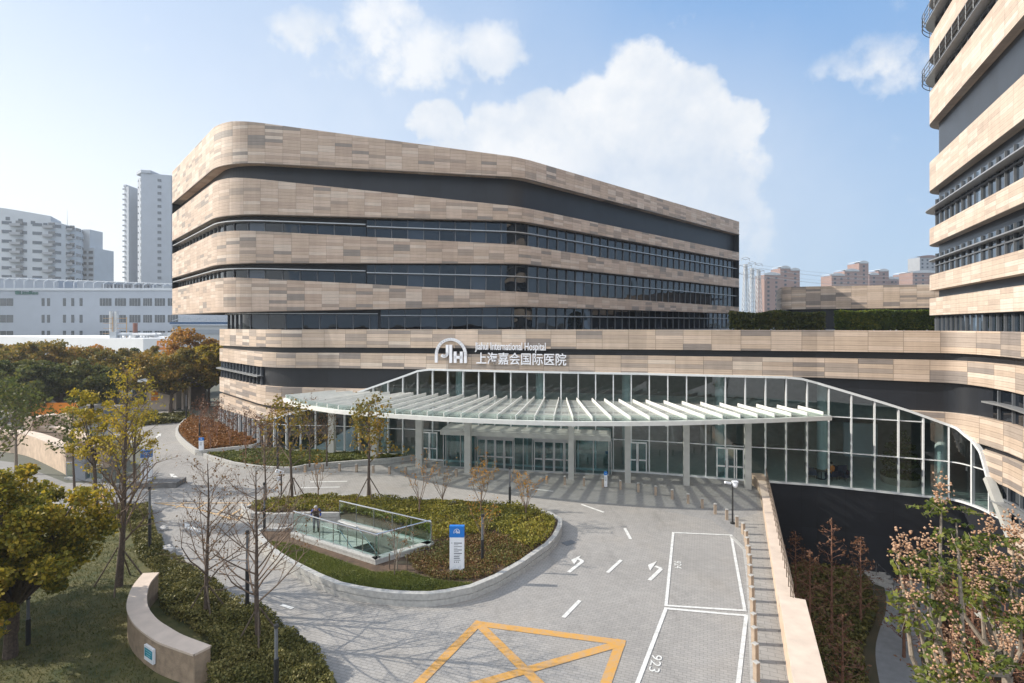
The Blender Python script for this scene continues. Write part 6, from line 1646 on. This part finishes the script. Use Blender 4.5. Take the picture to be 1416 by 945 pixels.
# hill
P = [(-560, 0), (-520, 22), (-460, 36), (-400, 44), (-340, 41), (-290, 47), (-230, 40), (-170, 30), (-100, 16), (-40, 0)]
mb = MB(); Yh = 1300
for (x0, a), (x1, b) in zip(P[:-1], P[1:]):
    x0, x1 = x0*2.2+10, x1*2.2+10; mb.face([(x0, Yh, 0), (x1, Yh, 0), (x1, Yh+150, b*2.0), (x0, Yh+150, a*2.0)]); mb.face([(x1, Yh+400, 0), (x0, Yh+400, 0), (x0, Yh+150, a*2.0), (x1, Yh+150, b*2.0)])
struct(mb.build('hills', 'hill'))

# gatehouse, pergola, banner
Yg = 62
gh = thing('gatehouse', 'beige gatehouse with two orange notices at the end of the drive', 'building', (AT(210, Yg)[0], Yg, 0))
a, b = AT(184, Yg), AT(240, Yg)
mb = MB(); mb.prism([(a[0], Yg), (b[0], Yg), (b[0], Yg+3), (a[0], Yg+3)], 0, 2.9); mb.build('wall', 'sandstone_top', gh)
mb = MB(); mb.prism([(a[0]-.5, Yg-.6), (b[0]+.4, Yg-.6), (b[0]+.4, Yg+3.4), (a[0]-.5, Yg+3.4)], 2.9, 3.3); mb.build('roof', 'column_grey', gh)
mb = MB(); mb.box((AT(193, Yg)[0], Yg-.03, 1.5), (1.6, .06, 1.7)); mb.build('window', 'far_glass', gh)
for x in (211.5, 216.5): 
    for z in (1.25, 1.85): mb = MB(); mb.box((AT(x, Yg)[0], Yg-.04, z), (.36, .05, .42)); mb.build('notice', 'orange', gh)
pg = thing('gate_pergola', 'dark open gate pergola right of the gatehouse', 'pergola', (AT(252, Yg)[0], Yg, 0))
mb = MB(); a, b = AT(241, Yg), AT(266, Yg); mb.prism([(a[0]+.5, Yg-.3), (b[0], Yg-.3), (b[0], Yg+3), (a[0]+.5, Yg+3)], 2.7, 3.0); mb.build('roof', 'bronze', pg)
for x in (243, 253, 262): mb = MB(); X = AT(x, Yg)[0]; mb.box((X, Yg, 1.35), (.22, .22, 2.7)); mb.build('post', 'sandstone_top', pg)
mb = MB(); mb.box(((a[0]+b[0])/2, Yg+2.9, 1.2), (b[0]-a[0], .1, 2.4)); mb.build('back_panel', 'bronze', pg)
bn = thing('orange_banner', 'long orange banner fence under the dark street tree', 'banner', (AT(85, 51)[0], 51, 0))
mb = MB(); a, b = AT(40, 51), AT(108, 51); mb.box(((a[0]+b[0])/2, 51, 1.75), (b[0]-a[0], .08, 1.3)); mb.build('cloth', 'orange', bn)
for k in range(4): mb = MB(); X = a[0]+(b[0]-a[0])*k/3; mb.tube((X, 51.08, 0), (X, 51.08, 2.5), .05); mb.build('post', 'black_metal', bn)

# ================================================================== background: right
def block_tower(nm, label, x0, x1, Y, ytop, mat, segs, arch=True):
    t = thing(nm, label, 'building', (AT((x0+x1)/2, Y)[0], Y, 0), 'pink apartment blocks on the skyline')
    for (a, b, yt) in segs:
        A, B = AT(a, Y), AT(b, Y); z = ZP(yt, Y)
        mb = MB(); mb.prism([(A[0], Y), (B[0], Y), (B[0], Y+14), (A[0], Y+14)], 0, z); mb.build('wall', mat, t)
        mb = MB(); m = (A[0]+B[0])/2; n = 10
        Pr = [(A[0]+(B[0]-A[0])*k/n, z+1.8*math.sin(math.pi*(.15+.75*k/n))) for k in range(n+1)]
        for (xa, za), (xb, zb_) in zip(Pr[:-1], Pr[1:]): mb.face([(xa, Y-.4, za), (xb, Y-.4, zb_), (xb, Y+14, zb_), (xa, Y+14, za)]); mb.face([(xa, Y-.4, z-.3), (xb, Y-.4, z-.3), (xb, Y-.4, zb_), (xa, Y-.4, za)])
        mb.build('vault_roof', 'far_pink2' if not arch else 'far_white', t)
        nw = max(1, int((B[0]-A[0])/4.2)); k = 0
        zz = z-2.5
        while zz > ZP(455, Y) and k < 16:
            mb = MB()
            for i in range(nw): X = A[0]+(B[0]-A[0])*(i+.5)/nw; mb.box((X, Y-.05, zz), (1.5, .3, 1.5))
            mb.build('windows', 'far_glass', t); zz -= 3.1; k += 1
    return t
block_tower('apartment_block', 'pink apartment block with curved roofs beside the pylons', 1057, 1106, 380, 372, 'far_pink', [(1057, 1079, 380), (1079, 1093, 371), (1093, 1106, 374)])
block_tower('apartment_block', 'pink apartment block stepping up to the tallest curved roof', 1150, 1202, 400, 363, 'far_pink', [(1150, 1168, 381), (1168, 1188, 375), (1188, 1201, 364)])
block_tower('apartment_block', 'lower pink apartment block right of the tallest curved roof', 1202, 1232, 420, 374, 'far_pink2', [(1202, 1215, 380), (1215, 1229, 375), (1229, 1238, 386)])
block_tower('apartment_block', 'smallest pink apartment block in the middle of the right skyline', 1234, 1262, 450, 378, 'far_pink2', [(1234, 1251, 386), (1251, 1262, 379)])
block_tower('apartment_block', 'broad pink apartment block half hidden by the hospital tower', 1262, 1300, 400, 375, 'far_pink', [(1262, 1300, 377)])
block_tower('apartment_block', 'grey apartment block rising behind the broad pink one', 1272, 1300, 460, 354, 'far_grey', [(1272, 1300, 356)], False)
def pylon(label, x, Y, ytop):
    X = AT(x, Y)[0]; z1 = ZP(ytop, Y); t = thing('pylon', label, 'pylon', (X, Y, 0), 'lattice power pylons')
    mb = MB(); n = 15; wd = lambda f: 4.2*(1-f)+1.3*f
    for k in range(n):
        f0, f1 = k/n, (k+1)/n; a, b = wd(f0)/2, wd(f1)/2; za, zb_ = z1*.93*f0, z1*.93*f1
        cs = [(-1, -1), (1, -1), (1, 1), (-1, 1)]
        for i in range(4):
            c, d = cs[i], cs[(i+1) % 4]; p0 = (X+c[0]*a, Y+c[1]*a, za); p1 = (X+c[0]*b, Y+c[1]*b, zb_); q0 = (X+d[0]*a, Y+d[1]*a, za); q1 = (X+d[0]*b, Y+d[1]*b, zb_)
            mb.tube(p0, p1, .16, None, 4, False); mb.tube(p0, q1, .10, None, 4, False); mb.tube(q0, p1, .10, None, 4, False); mb.tube(p1, q1, .10, None, 4, False)
    mb.build('lattice_tower', 'pylon', t)
    for f, wv in ((.80, 4.2), (.90, 3.4), (.985, 2.2)):
        mb = MB()
        for s in (-1, 1): mb.tube((X, Y, z1*f), (X+s*wv, Y, z1*f+.9), .14, None, 4); mb.tube((X, Y, z1*f+1.6), (X+s*wv, Y, z1*f+.9), .12, None, 4); mb.tube((X+s*wv, Y, z1*f+.9), (X+s*wv, Y, z1*f-.6), .14, None, 4)
        mb.build('cross_arm', 'pylon', t)
    return X, z1
for x, Y, yt, lab in ((1031, 300, 358, 'tallest lattice pylon, nearest to the main block'), (1040, 320, 364, 'middle lattice pylon of the three'), (1049, 325, 366, 'lattice pylon nearest to the pink apartment block')):
    X, z1 = pylon(lab, x, Y, yt)
    if True:
        pw = thing('power_line', {1031: 'power lines from the tallest pylon across the right skyline', 1040: 'power lines from the middle pylon across the right skyline', 1049: 'power lines from the right pylon across the right skyline'}[x], 'power line', (X, Y, z1))
        for f in (.83, .93):
            mb = MB(); pts = []
            for k in range(15): s = k/14; pts.append((X+s*190, Y+s*40, z1*f+.9-4*s*(1-s)*6))
            mb.poly(pts, .055, 4); mb.build('wire', 'pylon', pw)
# ================================================================== sky, sun, camera
EL = math.radians(31); AZ = math.atan2(-1.0, .10)                 # towards the sun: left, a touch behind the facade
w = bpy.data.worlds.new('World'); SC.world = w; w.use_nodes = True
nt = w.node_tree; nt.nodes.clear()
out = nt.nodes.new('ShaderNodeOutputWorld'); bg = N(nt, 'ShaderNodeBackground', i_Strength=.14)
sky = nt.nodes.new('ShaderNodeTexSky'); sky.sky_type = 'NISHITA'; sky.sun_disc = False
sky.sun_elevation = EL; sky.sun_rotation = AZ; sky.air_density = 1.0; sky.dust_density = 1.6; sky.ozone_density = 1.5; sky.altitude = 20
tc = nt.nodes.new('ShaderNodeTexCoord'); sp = nt.nodes.new('ShaderNodeSeparateXYZ'); L(nt, tc.outputs['Generated'], sp.inputs[0])
az = math_n(nt, 'ARCTAN2', sp.outputs[0], sp.outputs[1]); el = math_n(nt, 'ARCSINE', sp.outputs[2])
n1 = N(nt, 'ShaderNodeTexNoise', i_Scale=7.0, i_Detail=9.0, i_Roughness=.62); L(nt, tc.outputs['Generated'], n1.inputs['Vector'])
n2 = N(nt, 'ShaderNodeTexNoise', i_Scale=16.0, i_Detail=8.0, i_Roughness=.6); mp = N(nt, 'ShaderNodeMapping'); mp.inputs['Location'].default_value = (3, 5, 7); L(nt, tc.outputs['Generated'], mp.inputs[0]); L(nt, mp.outputs[0], n2.inputs['Vector'])
azd = math_n(nt, 'ADD', az, math_n(nt, 'MULTIPLY', math_n(nt, 'SUBTRACT', n1.outputs['Fac'], vb=.5), vb=.14))
eld = math_n(nt, 'ADD', el, math_n(nt, 'MULTIPLY', math_n(nt, 'SUBTRACT', n2.outputs['Fac'], vb=.5), vb=.08))
def blob(x, y, rx, ry, wgt=1.0):
    a = math.atan((x-CX)/F); e = math.atan((HZ-y)/F*math.cos(a))
    dx = math_n(nt, 'MULTIPLY', math_n(nt, 'SUBTRACT', azd, vb=a), vb=F/rx/1.0*.9)
    dy = math_n(nt, 'MULTIPLY', math_n(nt, 'SUBTRACT', eld, vb=e), vb=F/ry*.9)
    d = math_n(nt, 'ADD', math_n(nt, 'MULTIPLY', dx, dx), math_n(nt, 'MULTIPLY', dy, dy))
    v = math_n(nt, 'MULTIPLY', math_n(nt, 'SUBTRACT', va=1.0, b=d), vb=wgt)
    return math_n(nt, 'MAXIMUM', v, vb=0.0)
def field(bl):
    f = None
    for b in bl:
        v = blob(*b); f = v if f is None else math_n(nt, 'MAXIMUM', f, v)
    return f
cum = field([(600, 168, 42, 30), (690, 185, 60, 45), (760, 170, 55, 40), (815, 150, 50, 45), (885, 125, 62, 62), (945, 150, 55, 50), (1000, 185, 46, 46), (860, 215, 130, 80), (720, 230, 150, 70), (950, 250, 110, 90, .75), (1010, 300, 80, 70, .45)])
wis = field([(430, 42, 52, 26, .8), (530, 35, 70, 50, .8), (585, 75, 90, 48, .85), (680, 70, 66, 42, .9), (500, 85, 90, 45, .45), (1225, 75, 40, 24, .6), (1185, 90, 66, 22, .5), (1260, 95, 60, 22, .4), (640, 105, 60, 30, .5)])
n4 = N(nt, 'ShaderNodeTexNoise', i_Scale=42.0, i_Detail=6.0, i_Roughness=.65); L(nt, mp.outputs[0], n4.inputs['Vector'])
nn = math_n(nt, 'ADD', math_n(nt, 'MULTIPLY', math_n(nt, 'SUBTRACT', n2.outputs['Fac'], vb=.5), vb=.75), math_n(nt, 'MULTIPLY', math_n(nt, 'SUBTRACT', n4.outputs['Fac'], vb=.5), vb=.5))
def smooth(v, a, b):
    m = N(nt, 'ShaderNodeMapRange', interpolation_type='SMOOTHSTEP', n1=a, n2=b); L(nt, v, m.inputs[0]); return m.outputs[0]
halo = math_n(nt, 'MULTIPLY', smooth(field([(870, 250, 300, 200), (600, 90, 330, 150, .8)]), .0, 1.0), vb=.28); m1 = smooth(math_n(nt, 'ADD', cum, nn), .05, .55); m1 = math_n(nt, 'MULTIPLY', m1, math_n(nt, 'ADD', math_n(nt, 'MULTIPLY', smooth(el, .06, .36), vb=.62), vb=.36)); m2 = math_n(nt, 'MULTIPLY', smooth(math_n(nt, 'ADD', wis, math_n(nt, 'MULTIPLY', nn, vb=1.3)), .06, .85), vb=.88)
mask = math_n(nt, 'MAXIMUM', math_n(nt, 'MAXIMUM', m1, m2), halo)
n3 = N(nt, 'ShaderNodeTexNoise', i_Scale=8.0, i_Detail=9.0, i_Roughness=.6); L(nt, mp.outputs[0], n3.inputs['Vector'])
cr = N(nt, 'ShaderNodeValToRGB'); cr.color_ramp.elements[0].position = .3; cr.color_ramp.elements[1].position = .62
cr.color_ramp.elements[0].color = (3.75, 4.15, 4.7, 1); cr.color_ramp.elements[1].color = (5.2, 5.25, 5.3, 1); L(nt, n3.outputs['Fac'], cr.inputs[0])
# pale blue air of a hazy city day: whiter low down and towards the sun
hz = N(nt, 'ShaderNodeMix', data_type='RGBA')
pale = N(nt, 'ShaderNodeMix', data_type='RGBA')
side = smooth(az, -.85, .75); L(nt, side, pale.inputs[0]); pale.inputs[6].default_value = (5.5, 5.7, 5.8, 1); pale.inputs[7].default_value = (2.7, 3.6, 4.7, 1)
up = smooth(el, .0, .62); up2 = math_n(nt, 'MULTIPLY', up, side)
blue = N(nt, 'ShaderNodeMix', data_type='RGBA'); L(nt, math_n(nt, 'ADD', math_n(nt, 'MULTIPLY', up, vb=.62), math_n(nt, 'MULTIPLY', up2, vb=.5)), blue.inputs[0]); L(nt, pale.outputs[2], blue.inputs[6]); blue.inputs[7].default_value = (1.25, 2.4, 4.3, 1)
hz.inputs[0].default_value = .9; L(nt, sky.outputs[0], hz.inputs[6]); L(nt, blue.outputs[2], hz.inputs[7])
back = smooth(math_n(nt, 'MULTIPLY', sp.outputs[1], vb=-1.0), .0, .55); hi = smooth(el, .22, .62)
bk_ = N(nt, 'ShaderNodeMix', data_type='RGBA'); L(nt, math_n(nt, 'MULTIPLY', back, hi), bk_.inputs[0]); L(nt, hz.outputs[2], bk_.inputs[6]); bk_.inputs[7].default_value = (11.5, 11.7, 12.0, 1)   # bright fill added to the unseen sky behind the camera, lifts shaded facades
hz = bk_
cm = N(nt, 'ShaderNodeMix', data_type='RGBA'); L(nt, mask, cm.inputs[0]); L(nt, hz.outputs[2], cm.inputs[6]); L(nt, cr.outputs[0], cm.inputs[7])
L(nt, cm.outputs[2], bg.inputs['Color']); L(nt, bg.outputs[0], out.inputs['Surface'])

sd = bpy.data.lights.new('sun', 'SUN'); sd.energy = 5.0; sd.angle = math.radians(.5); sd.color = (1, .92, .80)
so = bpy.data.objects.new('sun', sd); COL.objects.link(so)
dirv = Vector((math.sin(AZ)*math.cos(EL), math.cos(AZ)*math.cos(EL), math.sin(EL)))
so.rotation_euler = dirv.to_track_quat('Z', 'Y').to_euler(); so.location = (-60, 10, 60)

cd = bpy.data.cameras.new('camera'); cam = bpy.data.objects.new('camera', cd); COL.objects.link(cam)
cam.location = (0, 0, CH); cam.rotation_euler = (math.pi/2, 0, 0)
cd.sensor_width = 36; cd.lens = F/1416*36; cd.shift_y = -(472.5-HZ)/1416; cd.clip_end = 6000; cd.clip_start = .1
SC.camera = cam
SC.view_settings.view_transform = 'Standard'; SC.view_settings.look = 'None'; SC.view_settings.exposure = 0.45; SC.view_settings.gamma = 1
SC.cycles.max_bounces = 8; SC.cycles.diffuse_bounces = 3; SC.cycles.glossy_bounces = 3; SC.cycles.transparent_max_bounces = 24; SC.cycles.transmission_bounces = 4; SC.cycles.volume_bounces = 0
SC.cycles.use_denoising = True; SC.cycles.caustics_reflective = False; SC.cycles.caustics_refractive = False
SC.cycles.sample_clamp_indirect = 6

# pale air between the camera and the far city
mb = MB(); mb.box((-20, 240, 53.3), (600, 620, 119.4)); hzo = None
m, nt, out = nodes('haze_air'); pv = N(nt, 'ShaderNodeVolumePrincipled', i_Density=.00042, i_Anisotropy=.35); pv.inputs['Color'].default_value = (.86, .92, 1, 1); L(nt, pv.outputs[0], out.inputs['Volume'])
hzo = mb.build('haze', 'haze_air'); hzo['kind'] = 'stuff'; hzo['label'] = 'pale blue haze over the far city blocks'; hzo['category'] = 'haze'
